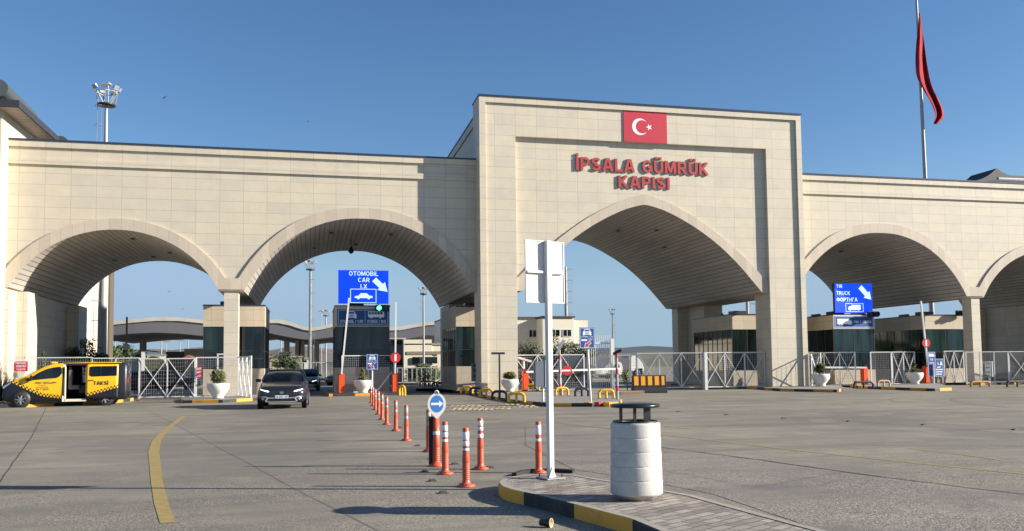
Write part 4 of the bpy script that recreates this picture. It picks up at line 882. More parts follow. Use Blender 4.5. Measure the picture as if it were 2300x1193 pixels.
b = MB(); poly(b, [(-.095, cz-.014), (.035, cz-.014), (.035, cz-.05), (.105, cz+.005), (.035, cz+.06), (.035, cz+.024), (-.095, cz+.024)], -.105); b.build('arrow', m_swhite, t, local=True)
# road studs (cat's eyes)
st0 = None
def stud(px, py, label, rz=0):
    global st0
    g = G(px, py)
    if st0 is None:
        t = thing('road_stud', label, 'road stud', (g.x, g.y, .002), 0, 'square road studs along the lane')
        b = MB(); b.add([(-.06, -.055, 0), (.06, -.055, 0), (.06, .055, 0), (-.06, .055, 0), (-.035, -.05, .024), (.035, -.05, .024), (.035, .05, .024), (-.035, .05, .024)], [(3, 2, 1, 0), (4, 5, 6, 7), (0, 1, 5, 4), (1, 2, 6, 5), (2, 3, 7, 6), (3, 0, 4, 7)])
        b.build('body', simple('stud_dark', (.06, .058, .055), .6), t, local=True)
        b = MB(); b.add([(.06, -.04, .003), (.06, .04, .003), (.037, .036, .0225), (.037, -.036, .0225)], [(0, 1, 2, 3)]); b.v = [(v[0]+.003, v[1], v[2]+.003) for v in b.v]; b.build('reflector', simple('stud_pale', (.42, .40, .36), .5), t, local=True)
        st0 = t
    else: dup(st0, (g.x, g.y, .002), rz, label)
for i, (px, py) in enumerate([(996, 1108), (972, 1081), (955, 1060), (938, 1002), (899, 961), (913, 979)]):
    stud(px, py, ['road stud left of the nearest bollard', 'road stud below the arrow sign post', 'wide flat road stud touching the arrow sign post shadow', 'road stud between the first and second far bollards', 'road stud between the third and fourth far bollards', 'road stud just behind the second far bollard'][i])
stud(1022, 1043, 'road stud right of the thick orange arrow sign post'); stud(1101, 1051, 'road stud touching the third near bollard'); stud(970, 1031, 'road stud behind the arrow sign post')
for i, (px, py) in enumerate([(1524, 925), (1632, 932), (1760, 940), (1907, 947), (2075, 955), (2279, 966)]):
    stud(px, py, f'{ordn[i]} road stud from the left in the row across the wide right hand apron')
stud(1180, 1060, 'road stud at the left end of the black rubber strip')
# rumble studs
rs0 = None
R = random.Random(5)
for (yy, xa, xb, off) in ((909.5, 1138, 1188, 0), (912.5, 1010, 1198, 6), (915.8, 1000, 1208, 0), (919.2, 1015, 1150, 6), (922, 1018, 1105, 0)):
    x = xa+off
    while x < xb:
        g = G(x, yy)
        if rs0 is None:
            b = MB(); b.box(-.085, .085, -.085, .085, 0, .035); rs0 = b.build('rumble_stud', m_stud, bevel=.015)
            tag(rs0, 'cream square rumble stud in the patch crossing the lane right of the arrow sign', 'rumble stud', 'cream rumble studs in one patch'); rs0.location = (g.x, g.y, .002)
        else: dup(rs0, (g.x+R.uniform(-.02, .02), g.y, .002), R.uniform(-.1, .1))
        x += 12
# rubber strip behind the post
b = MB(); pts = [G(1155, 1070), G(1175, 1064), G(1200, 1061), G(1240, 1060), G(1288, 1063)]
for a, c in zip(pts, pts[1:]): b.bar(a+Vector((0, 0, .03)), c+Vector((0, 0, .03)), .07, .045)
tag(b.build('rubber_strip', m_rubber), 'curved black rubber strip lying behind the tip of the near island', 'rubber strip')
# ------------------------------------------------------------------ white sign post with panel seen from behind
g = G(1237, 1074, .15); PX, PY = 3.038, g.y
PX = g.x
t = thing('sign_post', 'tall white square sign post with white panel seen from behind on the near island', 'sign', (PX, PY, .15))
tp = at(1225, 541, PY)
b = MB(); b.obox((PX, PY, (.15+tp.z)/2), .072, .072, tp.z-.15, 0); b.build('post', m_postw, t, bevel=.004)
b = MB(); b.box(PX-.14, PX+.14, PY-.14, PY+.14, .15, .165); b.build('base_plate', m_galv, t)
b = MB()
for sx_ in (-1, 1):
    for sy_ in (-1, 1): b.tube((PX+sx_*.105, PY+sy_*.105, .16), (PX+sx_*.105, PY+sy_*.105, .20), .009, 8)
b.build('bolt', m_dkst, t)
b = MB(); b.prism([(PX-.055, .165), (PX+.055, .165), (PX, .30)], PY-.048, PY-.04); b.build('gusset', m_postw, t)
zt, zb = at(1225, 542, PY+.05).z, at(1225, 681, PY+.05).z; xl, xr = at(1177, 610, PY+.06).x, at(1272, 610, PY+.06).x; xl, xr = PX+(xl-PX)/.951, PX+(xr-PX)/.951; t.rotation_euler = (0, 0, rad(18)); zm = at(1225, 612, PY).z
b = MB(); b.box(xl, xr, PY+.04, PY+.05, zm+.005, zt).box(xl, xr, PY+.04, PY+.05, zb, zm-.005); b.build('panel', m_white, t)
b = MB(); e = .012
for za, zc in ((zm+.005, zt), (zb, zm-.005)):
    b.box(xl, xl+e, PY+.03, PY+.04, za, zc).box(xr-e, xr, PY+.03, PY+.04, za, zc).box(xl+e, xr-e, PY+.03, PY+.04, zc-e, zc).box(xl+e, xr-e, PY+.03, PY+.04, za, za+e)
b.build('panel_rim', m_white, t)
b = MB(); b.box(xl+.01, PX-.0385, PY-.0, PY+.034, zm-.012, zm+.018).box(PX+.0385, xr-.03, PY-.0, PY+.034, zm-.014, zm+.016); b.build('bracket', m_white, t)
# ------------------------------------------------------------------ bin
g = G(1451, 1127, .15); bxx, byy = g.x, g.y+.27
t = thing('litter_bin', 'white ribbed concrete litter bin with black canopy lid on the near island', 'litter bin', (bxx, byy, .15))
kz = 1.0; Rb = .283
seg = [.05, .185, .335, .49, .645, .80]
pr = [(0, .0), (Rb*.72, .0), (Rb*.80, .035), (Rb*.96, .05)]
for i in range(5):
    a, c = .055+.152*i, .055+.152*(i+1); k = 1-.06*(i/4)*.8
    pr += [(Rb*k*.965, a), (Rb*k*.998, a+.006), (Rb*k, a+.012), (Rb*k*1.0, c-.012), (Rb*k*.996, c-.006), (Rb*k*.965, c-.001)]
pr += [(Rb*.92, .818), (Rb*.86, .825), (Rb*.84, .80), (0, .80)]
MB().lathe(pr, (0, 0, 0), 48).build('body', m_bin, t, local=True)
MB().lathe([(Rb*.87, .826), (Rb*.87, .84), (Rb*.78, .84), (Rb*.78, .80)], (0, 0, 0), 36).build('liner_rim', m_black, t, local=True)
for x, y_, w_ in ((-.185, -.05, .026), (-.115, .13, .026), (.10, -.10, .075), (.05, .14, .03)): MB().box(x-w_/2, x+w_/2, y_-.012, y_+.012, .81, .992).build('lid_support', m_dkst, t, local=True)
MB().lathe([(0, .985), (Rb*.93, .985), (Rb*.97, 1.0), (Rb*.955, 1.02), (Rb*.6, 1.032), (0, 1.036)], (0, 0, 0), 40).build('lid', simple('lid_steel', (.03, .04, .05), .28, .5), t, local=True)
# paper cup
g = G(1226, 1184); t = thing('paper_cup', 'dark paper cup lying on its side by the kerb with its pale opening towards us', 'cup', (g.x, g.y, .044), rad(50))
MB().lathe([(.044, -.06), (.033, .06), (0, .06)], (0, 0, 0), 20, 'y').build('cup', m_black, t, local=True); MB().lathe([(.0, .0), (.038, -.01), (.0415, -.058), (.046, -.063), (.0465, -.056)], (0, 0, 0), 20, 'y').build('inner', simple('cup_inner', (.70, .50, .28), .6), t, local=True)
# ------------------------------------------------------------------ lane direction signs on posts
def lane_sign(px, py_b, pxl, pxr, pyt, pyb, label, mirror=False, Ys=None):
    g = G(px, py_b, .15); Y0 = Ys or g.y; x = at(px, py_b, Y0).x
    t = thing('lane_sign', label, 'sign', (x, Y0, .15))
    a = at(pxl, pyt, Y0-.06); c = at(pxr, pyb, Y0-.06); x0, x1, z1, z0 = a.x, c.x, a.z, c.z
    ym = (x0+x1)/2; w_ = x1-x0; h_ = z1-z0
    MB().tube((x, Y0, .15), (ym, Y0, z0+h_*.9), .045, 10).build('post', m_postw, t)
    MB().box(x0, x1, Y0-.075, Y0-.055, z0, z1).build('panel', m_blue, t)
    y_ = Y0-.078; b = MB(); c_ = MB(); frame(b, x0+w_*.03, x1-w_*.03, z0+h_*.025, z1-h_*.025, Y0-.075, w_*.025)
    carfront(b, x0+w_*.22, x0+w_*.78, z0+h_*.62, z0+h_*.93, y_, c_)
    text(b, 'OTOMOBİL / CAR', x0+w_*.12, x0+w_*.88, z0+h_*.53, z0+h_*.585, y_, 0, .02)
    b.box(x0+w_*.12, x0+w_*.5, y_-.002, y_, z0+h_*.36, z0+h_*.44); text(b, 'OTOBÜS', x0+w_*.55, x0+w_*.88, z0+h_*.43, z0+h_*.475, y_, 0, .02); text(b, 'BUS', x0+w_*.62, x0+w_*.8, z0+h_*.37, z0+h_*.41, y_, 0, .02)
    b.build('lettering', m_swhite, t); c_.build('symbol_detail', m_blue, t)
    s = 1 if mirror else -1; b = MB(); cx = x0+w_*.5
    A0 = (cx+s*w_*.22, z0+h_*.31); A1 = (cx-s*w_*.2, z0+h_*.05); arrow_poly(b, *A0, *A1, y_-.001, w_*.2, w_*.42, w_*.28); b.build('arrow_outline', m_swhite, t)
    b = MB(); arrow_poly(b, A0[0]-s*.01, A0[1]-.01, A1[0]+s*.03, A1[1]+.02, y_-.004, w_*.12, w_*.30, w_*.22); b.build('arrow', m_red, t)
    return t
lane_sign(1327, 902, 1301, 1336, 735.5, 783, 'blue car lane sign with red arrow pointing down left on the middle island', True)
lane_sign(836, 890, 823, 849, 795.5, 830.5, 'blue car lane sign with red arrow pointing down right behind the bollard row', False, 47.5)
# truck lane signs right
Y0 = 49.2; a = at(2084, 790, Y0); c = at(2104, 846, Y0); x = at(2098, 860, Y0).x
t = thing('lane_sign', 'tall narrow blue truck lane sign on a white post at the far right', 'sign', (x, Y0, .15))
MB().tube((x, Y0, .15), (x, Y0, a.z-.8), .045, 10).build('post', m_postw, t); MB().box(a.x, c.x, Y0+.05, Y0+.07, c.z, a.z).build('panel', m_blue, t)
b = MB(); W = c.x-a.x; Hh = a.z-c.z; yy = Y0+.047; frame(b, a.x+.02, c.x-.02, c.z+.03, a.z-.03, Y0+.05, .018); poly(b, [(a.x+W*.15, a.z-Hh*.08), (a.x+W*.75, a.z-Hh*.08), (a.x+W*.87, a.z-Hh*.14), (a.x+W*.87, a.z-Hh*.2), (a.x+W*.15, a.z-Hh*.2)], yy)
text(b, 'TIR', a.x+W*.3, a.x+W*.7, a.z-Hh*.36, a.z-Hh*.28, yy, 0, .03); text(b, 'TRUCK', a.x+W*.18, a.x+W*.82, a.z-Hh*.5, a.z-Hh*.42, yy, 0, .03); b.build('lettering', m_swhite, t)
b = MB(); arrow_poly(b, a.x+W*.3, c.z+Hh*.4, a.x+W*.75, c.z+Hh*.16, yy-.002, .09, .22, .16); b.build('arrow', m_red, t)
Y0 = 49.6; a = at(2092, 806, Y0); c = at(2120, 846, Y0)
t = thing('info_sign', 'wide blue sign with warning symbols and white text lines behind the narrow truck lane sign', 'sign', ((a.x+c.x)/2, Y0, .15))
MB().box(a.x, c.x, Y0, Y0+.02, c.z, a.z).build('panel', m_blue, t); b = MB(); b.tube((a.x+.1, Y0+.05, .15), (a.x+.1, Y0+.05, a.z), .03, 8); b.build('post', m_postw, t); b = MB(); b.tube((c.x-.06, Y0+.05, .15), (c.x-.06, Y0+.05, a.z), .03, 8); b.build('post', m_postw, t)
b = MB(); yy = Y0-.003; W = c.x-a.x; Hh = a.z-c.z; frame(b, a.x+.02, c.x-.02, c.z+.02, a.z-.02, Y0, .018)
poly(b, [(a.x+W*.68, c.z+Hh*.64), (a.x+W*.92, c.z+Hh*.64), (a.x+W*.80, c.z+Hh*.90)], yy); poly(b, [(a.x+W*.50, c.z+Hh*.84), (a.x+W*.62, c.z+Hh*.66), (a.x+W*.52, c.z+Hh*.66)], yy)
for k, (u, v) in enumerate(((.45, .75), (.3, .92), (.3, .9), (.35, .85))): b.box(a.x+W*u, a.x+W*v, yy-.002, yy, c.z+Hh*(.50-.13*k), c.z+Hh*(.56-.13*k))
b.build('lettering', m_swhite, t)
# red notices on the fence
def notice(pxl, pxr, pyt, pyb, Y0, label, lines):
    a = at(pxl, pyt, Y0); c = at(pxr, pyb, Y0); t = thing('notice', label, 'notice', ((a.x+c.x)/2, Y0, c.z), 0, 'red notices on the fence')
    MB().box(a.x, c.x, Y0, Y0+.02, c.z, a.z).build('panel', m_red, t); b = MB(); n = len(lines); H_ = a.z-c.z; W = c.x-a.x
    for i, l in enumerate(lines): text(b, l, a.x+W*(.1+.04*i), c.x-W*(.1+.04*i), c.z+H_*(1-(i+.85)/n*.95), c.z+H_*(1-(i+.25)/n*.95), Y0-.004, 0, .03)
    b.build('lettering', m_swhite, t)
notice(32, 62, 812, 834, 49.2, 'red notice with three white text lines on the fence left of the taxi', ['PERSONEL', 'GİRİŞİ', 'YASAKTIR'])
notice(441, 453, 824, 849, 49.1, 'small red notice on the fence right of the cross braced gate', ['DUR', 'GİRİLMEZ', 'STOP'])
# ------------------------------------------------------------------ hoop guards
def hoop_guard(px, py, label, mat, L=.75, rz=0, H=.42, end=True, z0=.15, mid=False):
    g = G(px, py, z0); t = thing('hoop_guard', label, 'hoop guard', (g.x, g.y, z0), rz, 'low painted hoop guards around the islands')
    b = MB(); r = .062; P = [(-L/2, 0), (-L/2, H*.72), (-L/2+.08, H*.93), (-L/2+.16, H), (L/2-.16, H), (L/2-.08, H*.93), (L/2, H*.72), (L/2, 0)]
    for a, c in zip(P, P[1:]): b.tube((a[0], 0, a[1]), (c[0], 0, c[1]), r, 10)
    b.tube((0, 0, 0), (0, 0, H), r*.9, 10)
    b.build('hoop', mat, t, local=True); b = MB()
    for u in (-L/2, 0, L/2): b.box(u-.08, u+.08, -.08, .08, 0, .012)
    b.build('foot_plate', m_dkst, t, local=True); return t
hg = [(1048, 884, 'yellow hoop guard farthest along the middle island edge', m_yel, -.5), (1069, 887.5, 'black hoop guard next to the ticket machine by the left pier', m_black, -.5), (1092, 892, 'yellow hoop guard in front of the central left pier', m_yel, -.5),
      (1122, 898, 'black hoop guard in front of the camera post', m_black, -.5), (1160, 904, 'yellow hoop guard nearest the rumble studs', m_yel, -.45),
      (1198, 878, 'yellow hoop guard beside the orange box of the lowered barrier', m_yel, -.3), (1262, 888, 'yellow hoop guard next to the red and white camera post', m_yel, .1),
      (1307, 890, 'black hoop guard left of the blue car lane sign post', m_black, .0), (1362, 895, 'yellow hoop guard at the foot of the rightmost camera post', m_yel, -.1)]
for px, py, lb, m_, rz in hg: hoop_guard(px, py, lb, m_, .64 if px > 1250 else .64, rz, .36)
hoop_guard(1940, 872, 'dark hoop guard in front of the lowered truck lane barrier', m_black, 1.2, 0, .34); hoop_guard(1985, 868, 'pale tan hoop guard behind the truck lane mesh fence', simple('tan_hoop', (.50, .36, .20), .6), .8, 0, .33)
hoop_guard(2202, 869, 'brownish yellow hoop guard at the foot of the right slim column', simple('dirty_yellow', (.38, .22, .04), .6, 0, .3, 6), 1.3, 0, .30, z0=.05); hoop_guard(2285, 869, 'black hoop guard at the right edge of the view', m_black, 1.4, 0, .32, z0=.05)
hoop_guard(903, 889, 'short yellow hoop guard right of the middle orange barrier box', m_yel, .45, -1.0, .5)
# far dark hoop row by the third booth
for i, (px, py) in enumerate([(953, 868), (966, 868), (981, 871), (994, 873), (1008, 876)]):
    hoop_guard(px, py, f'{ordn[i]} dark hoop guard from the left in the shaded row before the third booth', m_black if i < 4 else simple('maroon', (.12, .05, .04), .6), .7, -.2, .42, z0=0)
# red yellow stones at the island tip
for i, px in enumerate((1323, 1343, 1365)):
    g = G(px, 912, .02); b = MB(); R = random.Random(i); b.lathe([(0, 0), (.2, .0), (.22, .10), (.17, .17), (0, .19)], (g.x, g.y, .0), 7, smooth=False, ang=i)
    o = b.build('painted_stone', [m_yel2, m_red], None); o.data.materials.clear(); o.data.materials.append(m_red if i % 2 else m_yel2); tag(o, ['yellow painted stone left of the other two at the island tip', 'red painted stone in the middle at the island tip', 'yellow painted stone right of the other two at the island tip'][i], 'stone', 'painted stones at the island tip')
# plastic barrier
g = G(1458, 883); t = thing('road_barrier', 'black plastic road barrier with amber stripes before the long gate', 'barrier', (g.x, g.y, 0), rad(-4))
Lb, Hb = 1.95, 1.0
MB().prism([(-.32, 0), (.32, 0), (.32, .1), (.24, .32), (.12, .42), (.09, Hb), (-.09, Hb), (-.12, .42), (-.24, .32), (-.32, .1)], -Lb/2, Lb/2, 'x').build('body', m_black, t, local=True, bevel=.02)
for k in range(5):
    u = -Lb/2+.08+k*.4; w_ = .25 if k < 4 else .17; b = MB(); b.add([(u, -.126, .44), (u+w_, -.126, .44), (u+w_, -.10, Hb-.05), (u, -.10, Hb-.05)], [(0, 1, 2, 3)]); b.build('stripe', m_yel2, t, local=True)
b = MB(); foliage(b, (-Lb/2-.15, .45, 1.0), .35, .35, .55, 500, .09, 4, 8); b.cur = 0; b.tube((-Lb/2-.15, .45, 0), (-Lb/2-.15, .45, .8), .03, 6)
for i in range(len(b.v)): v = Vector(b.v[i]); b.v[i] = (v.x+g.x, v.y+g.y, v.z)
tag(b.build('sapling', [m_leaf, m_leafd, m_leafy]), 'small leafy sapling behind the left end of the striped road barrier', 'plant')
# ------------------------------------------------------------------ ticket machines, camera posts
def machine(px, py, label, Y0, pw, ph0, ph1, disp=True):
    x = at(px, py, Y0).x; z0 = at(px, ph1, Y0).z; z1 = at(px, ph0, Y0).z; w_ = pw; t = thing('ticket_machine', label, 'ticket machine', (x, Y0, .15))
    MB().box(x-w_/2, x+w_/2-.09, Y0, Y0+.3, z0, z1).build('housing', simple('machine_grey', (.15, .18, .20), .45), t, bevel=.01)
    MB().box(x+w_/2-.09, x+w_/2, Y0-.02, Y0+.3, z0-.02, z1+.02).build('side_panel', m_white, t)
    b = MB(); h_ = z1-z0
    for v in (.88, .62, .30): b.box(x-w_*.35, x+w_*.12, Y0-.006, Y0-.002, z0+h_*v-.07, z0+h_*v+.04)
    if disp: b.build('display', m_black, t)
    MB().tube((x+w_*.2, Y0+.15, .15), (x+w_*.2, Y0+.15, z0), .05, 10).build('leg', m_postw, t); return t
machine(1070, 850, 'grey and white ticket machine at the shaded side of the central left pier', 50.6, .52, 816, 857)
b = G(1226, 902, .15); t = machine(1216, 850, 'large grey and white ticket cabinet just left of the white sign post', b.y, .50, 811, 869, False)
machine(2222, 840, 'small grey ticket machine behind the fence right of the slim column', 50.0, .62, 812, 846)
def camera_post(px, py, label, pyt, striped, arm, Y0=None, mat=m_galv, headmat=m_white, d=(.35, -.1, .0)):
    g = G(px, py, .15); Y0 = Y0 or g.y; x = at(px, py, Y0).x; zt = at(px, pyt, Y0).z
    t = thing('camera_post', label, 'camera post', (x, Y0, .15), 0, 'posts carrying lane cameras')
    MB().tube((x, Y0, .15), (x, Y0, zt), .055, 12).build('post', mat, t)
    if striped:
        for k in range(3): MB().tube((x, Y0, .5+k*.7), (x, Y0, .72+k*.7), .058, 12).build('red_band', m_red, t)
    D = Vector(d); c = Vector((x, Y0, zt+.08)); MB().bar(c-D*.4, c+D*.6, .13, .12).build('camera', headmat, t, bevel=.01)
    MB().bar((x, Y0, zt-.02), (x, Y0, zt+.06), .05).build('bracket', m_dkst, t); return t
camera_post(1122.5, 880, 'dark steel camera post with a black camera cluster before the central left pier', 797, False, 1, 46.9, m_dkst, m_black, (-.75, 0, .0))
t = camera_post(1177, 876, 'short red and white camera post with tilted white camera behind the orange box', 810, True, 1, 50.0, m_postw, m_white, (.8, -.1, -.25))
camera_post(1258, 888, 'red and white striped camera post with raised white camera head', 786, True, 1, None, m_galv, m_white, (.35, -.1, .7))
camera_post(1387, 897, 'striped post with black camera at the right end of the middle island', 796, True, 1, None, m_galv, m_black, (.3, -.2, .18))
b = MB(); x = 30.95; zz = at(1908, 872, 48.6)
bx = at(1919, 872, 49.0); b = MB(); b.box(bx.x-.03, bx.x+.3, 48.7, 49.0, .0, .42); tag(b.build('marker_block', simple('tan_block', (.42, .26, .10), .7)), 'tan block standing at the foot of the truck lane gate post', 'block')
# ------------------------------------------------------------------ vehicles
def wheel(t, c, r=.34, w_=.22, side=-1, axis='y', spokes=7, rimc=None):
    c = Vector(c); s = side
    pr = [(r*.62, 0), (r*.93, 0), (r, .03), (r, w_-.03), (r*.93, w_), (r*.62, w_)]
    MB().lathe([(a, b_*-s) for a, b_ in pr], c, 28, axis).build('tyre', m_rubber, t, local=True)
    b = MB(); b.lathe([(r*.62, .0), (r*.66, -.002), (r*.60, .015), (r*.58, .08), (0, .08)] if s < 0 else [(r*.62, 0), (r*.66, .002), (r*.60, -.015), (r*.58, -.08), (0, -.08)], c, 28, axis)
    rim = b.build('rim', simple('rim_dark', (.06, .06, .065), .4, .6), t, local=True)
    b = MB(); o = .012*-s
    for k in range(spokes):
        a = 2*PI*k/spokes+.2
        for da, w1 in ((0, .045),):
            p0 = Vector((math.cos(a)*r*.08, o, math.sin(a)*r*.08)); p1 = Vector((math.cos(a+.16)*r*.6, o*.4, math.sin(a+.16)*r*.6))
            if axis == 'x': p0 = Vector((p0.y, p0.x, p0.z)); p1 = Vector((p1.y, p1.x, p1.z))
            b.bar(c+p0, c+p1, w1*1.35, .02)
    b.build('spoke', rimc or m_chrome, t, local=True)
def loft(secs, closed=True):
    """secs: list of (pos, [(w,z)...] half profile from bottom to top centre), along y; width along x"""
    b = MB(); rings = []
    for pos, prof in secs:
        full = [(w_, z) for w_, z in prof] + [(-w_, z) for w_, z in prof[::-1]]
        rings.append([(w_, pos, z) for w_, z in full])
    n = len(rings[0]); v = [p for r in rings for p in r]
    fs = [(i*n+j, i*n+(j+1) % n, (i+1)*n+(j+1) % n, (i+1)*n+j) for i in range(len(rings)-1) for j in range(n)]
    fs += [tuple(range(n)), tuple(range((len(rings)-1)*n, len(rings)*n))[::-1]]
    b.add(v, fs, smooth=True); return b
def prof(zl, zs, zt, wl, ws, wt): return [(wl*.88, zl), (wl, zl+.08), (ws*1.0, (zl+zs)*.5), (ws, zs), (ws*.97, zs+(zt-zs)*.5), (wt, zt-.02), (wt*.9, zt), (wt*.4, zt+.012)]
def suv(name, label, loc, rz, paintm, plate=None, lights_on=True, full=True, sc=1.0, group=None):
    t = thing(name, label, 'car', loc, rz, group); t.scale = (sc,)*3
    secs = [(0.0, prof(.38, .58, .70, .60, .66, .58)), (.06, prof(.28, .60, .78, .76, .80, .68)), (.22, prof(.24, .64, .86, .85, .88, .74)), (.55, prof(.22, .70, .93, .88, .90, .80)), (.95, prof(.22, .78, 1.0, .89, .90, .82)), (1.35, prof(.22, .84, 1.04, .89, .90, .80)),
            (2.3, prof(.22, .88, 1.06, .89, .905, .82)), (3.5, prof(.22, .9, 1.07, .89, .905, .82)), (4.0, prof(.26, .9, 1.06, .87, .88, .78)), (4.3, prof(.32, .86, 1.0, .80, .82, .7)), (4.38, prof(.42, .8, .9, .7, .72, .6))]
    bo = loft(secs).build('body', paintm, t, local=True); bt = BVHTree.FromPolygons([v.co for v in bo.data.vertices], [tuple(p.vertices) for p in bo.data.polygons])
    def fy(x, z, o):
        h = bt.ray_cast(Vector((x, -2, z)), Vector((0, 1, 0)))[0]
        return (h.y if h else .15)-o
    def fdecal(pts, o, n=10, m=4):
        xs_, zs_ = [q[0] for q in pts], None; xa, xb = min(xs_), max(xs_); b = MB(); cols = []
        for i in range(n+1):
            x = xa+(xb-xa)*(.001+.998*i/n); zz = []
            for a, c in zip(pts, pts[1:]+pts[:1]):
                if (a[0]-x)*(c[0]-x) <= 0 and a[0] != c[0]: zz.append(a[1]+(c[1]-a[1])*(x-a[0])/(c[0]-a[0]))
            lo_, hi_ = min(zz), max(zz); cols.append([(x, fy(x, lo_+(hi_-lo_)*j/m, o), lo_+(hi_-lo_)*j/m) for j in range(m+1)])
        b.add([p_ for c in cols for p_ in c], [(i*(m+1)+j, (i+1)*(m+1)+j, (i+1)*(m+1)+j+1, i*(m+1)+j+1) for i in range(n) for j in range(m)]); return b
    gh = lambda zt, wb, wt: [(wb, 1.0), (wb*.985, 1.08), ((wb+wt)/2, 1.04+(zt-1.04)*.5), (wt, zt-.03), (wt*.92, zt), (wt*.4, zt+.015)]
    loft([(1.22, gh(1.06, .80, .78)), (1.60, gh(1.28, .82, .72)), (2.02, gh(1.47, .83, .66)), (2.2, gh(1.49, .83, .65)), (3.5, gh(1.49, .83, .65)), (4.0, gh(1.36, .8, .64)), (4.28, gh(1.1, .76, .66))]).build('windows', m_cglass, t, local=True)
    rf = lambda zt, wt: [(wt, zt-.055), (wt*1.005, zt-.02), (wt*.9, zt+.008), (wt*.4, zt+.022)]
    loft([(2.0, rf(1.475, .665)), (2.25, rf(1.50, .66)), (3.5, rf(1.50, .66)), (3.9, rf(1.42, .65))]).build('roof', paintm, t, local=True)
    b = MB()
    for s in (-1, 1):
        b.bar((s*.80, 1.24, 1.06), (s*.675, 2.02, 1.46), .06, .05); b.bar((s*.83, 2.75, 1.05), (s*.67, 2.75, 1.47), .03, .07); b.bar((s*.80, 3.7, 1.06), (s*.66, 3.5, 1.47), .03, .1)
    b.build('pillar', paintm, t, local=True)
    for s in (-1, 1):
        b = MB(); b.bar((s*.60, 2.2, 1.555), (s*.60, 3.6, 1.555), .03, .03); b.bar((s*.60, 2.25, 1.5), (s*.60, 2.25, 1.55), .03); b.bar((s*.60, 3.55, 1.5), (s*.60, 3.55, 1.55), .03)
        b.build('roof_rail', m_dkst, t, local=True)
    for s in (-1, 1):
        b = MB(); b.obox((s*.98, 1.55, 1.08), .2, .12, .13, 0); b.bar((s*.86, 1.55, 1.05), (s*.95, 1.55, 1.06), .04); b.build('mirror', m_black, t, local=True, bevel=.02)
        fdecal([(s*.79, .765), (s*.48, .70), (s*.45, .66), (s*.50, .645), (s*.79, .735)], .012).build('headlight', m_lamp if lights_on else m_chrome, t, local=True); fdecal([(s*.80, .725), (s*.52, .64), (s*.55, .60), (s*.80, .66)], .010).build('headlight_housing', simple('lamp_dark', (.05, .055, .07), .1), t, local=True)
        for yy in (.82, 3.5):
            arch = MB(); arch.lathe([(0, s*.872), (.39, s*.872), (.40, s*.915)], (0, yy, .34), 24, 'x'); arch.build('wheel_arch', m_black, t, local=True)
            wheel(t, (s*.925, yy, .335), .335, .2, -s if False else (-1 if s < 0 else 1), 'x', 5)
    if full:
        fdecal([(-.42, .70), (.42, .70), (.46, .66), (.42, .50), (-.42, .50), (-.46, .66)], .008, 14).build('grille', m_black, t, local=True)
        b = MB()
        for k in range(4): x = -.05+k*.035; b.box(x-.009, x+.009, -.036, -.03, .585, .665)
        b.build('emblem', m_chrome, t, local=True)
        b = MB(); b.box(-.50, .50, -.03, .1, .30, .395); b.build('lower_grille', m_black, t, local=True)
        b = MB(); 
        for s in (-1, 1):
            b.bar((s*.32, -.045, .275), (0, -.045, .275), .03, .03); b.bar((s*.32, -.045, .275), (s*.55, -.035, .285), .03, .03); b.bar((s*.26, -.045, .425), (s*.5, -.04, .43), .035, .035); b.bar((s*.5, -.04, .43), (s*.58, -.03, .30), .05, .06); b.bar((s*.5, -.04, .43), (s*.63, -.01, .475), .045, .045); b.bar((s*.63, -.01, .475), (s*.80, .085, .47), .035, .035)
        b.build('bumper_trim', m_chrome, t, local=True)
        for s in (-1, 1): b = MB(); b.lathe([(0, 0), (.05, 0), (.055, .02)], (s*.68, .0, .40), 12, 'y'); b.build('fog_light', m_chrome, t, local=True)
    if plate:
        MB().box(-.26, .26, -.06, -.048, .41, .525).build('number_plate', simple('plate_white', (.72, .76, .78), .4), t, local=True)
        b = MB(); text(b, plate, -.20, .245, .43, .505, -.0625, 0, .01); b.build('plate_text', m_black, t, local=True); MB().box(-.26, -.215, -.0625, -.0605, .412, .523).build('plate_band', m_blue, t, local=True)
    return t
g = G(632, 919); suv('car', 'dark blue black SUV with lit headlights driving out towards the camera', (g.x, g.y, 0), rad(-1.5), m_carblk, '34 BVT 417', True, True, 1.04)
g = G(690, 879); suv('car', 'dark car queueing behind the SUV with one headlight showing', (g.x-.15, g.y, 0), rad(-2), m_cardk, '34 LK 52', True, True, 1.02)
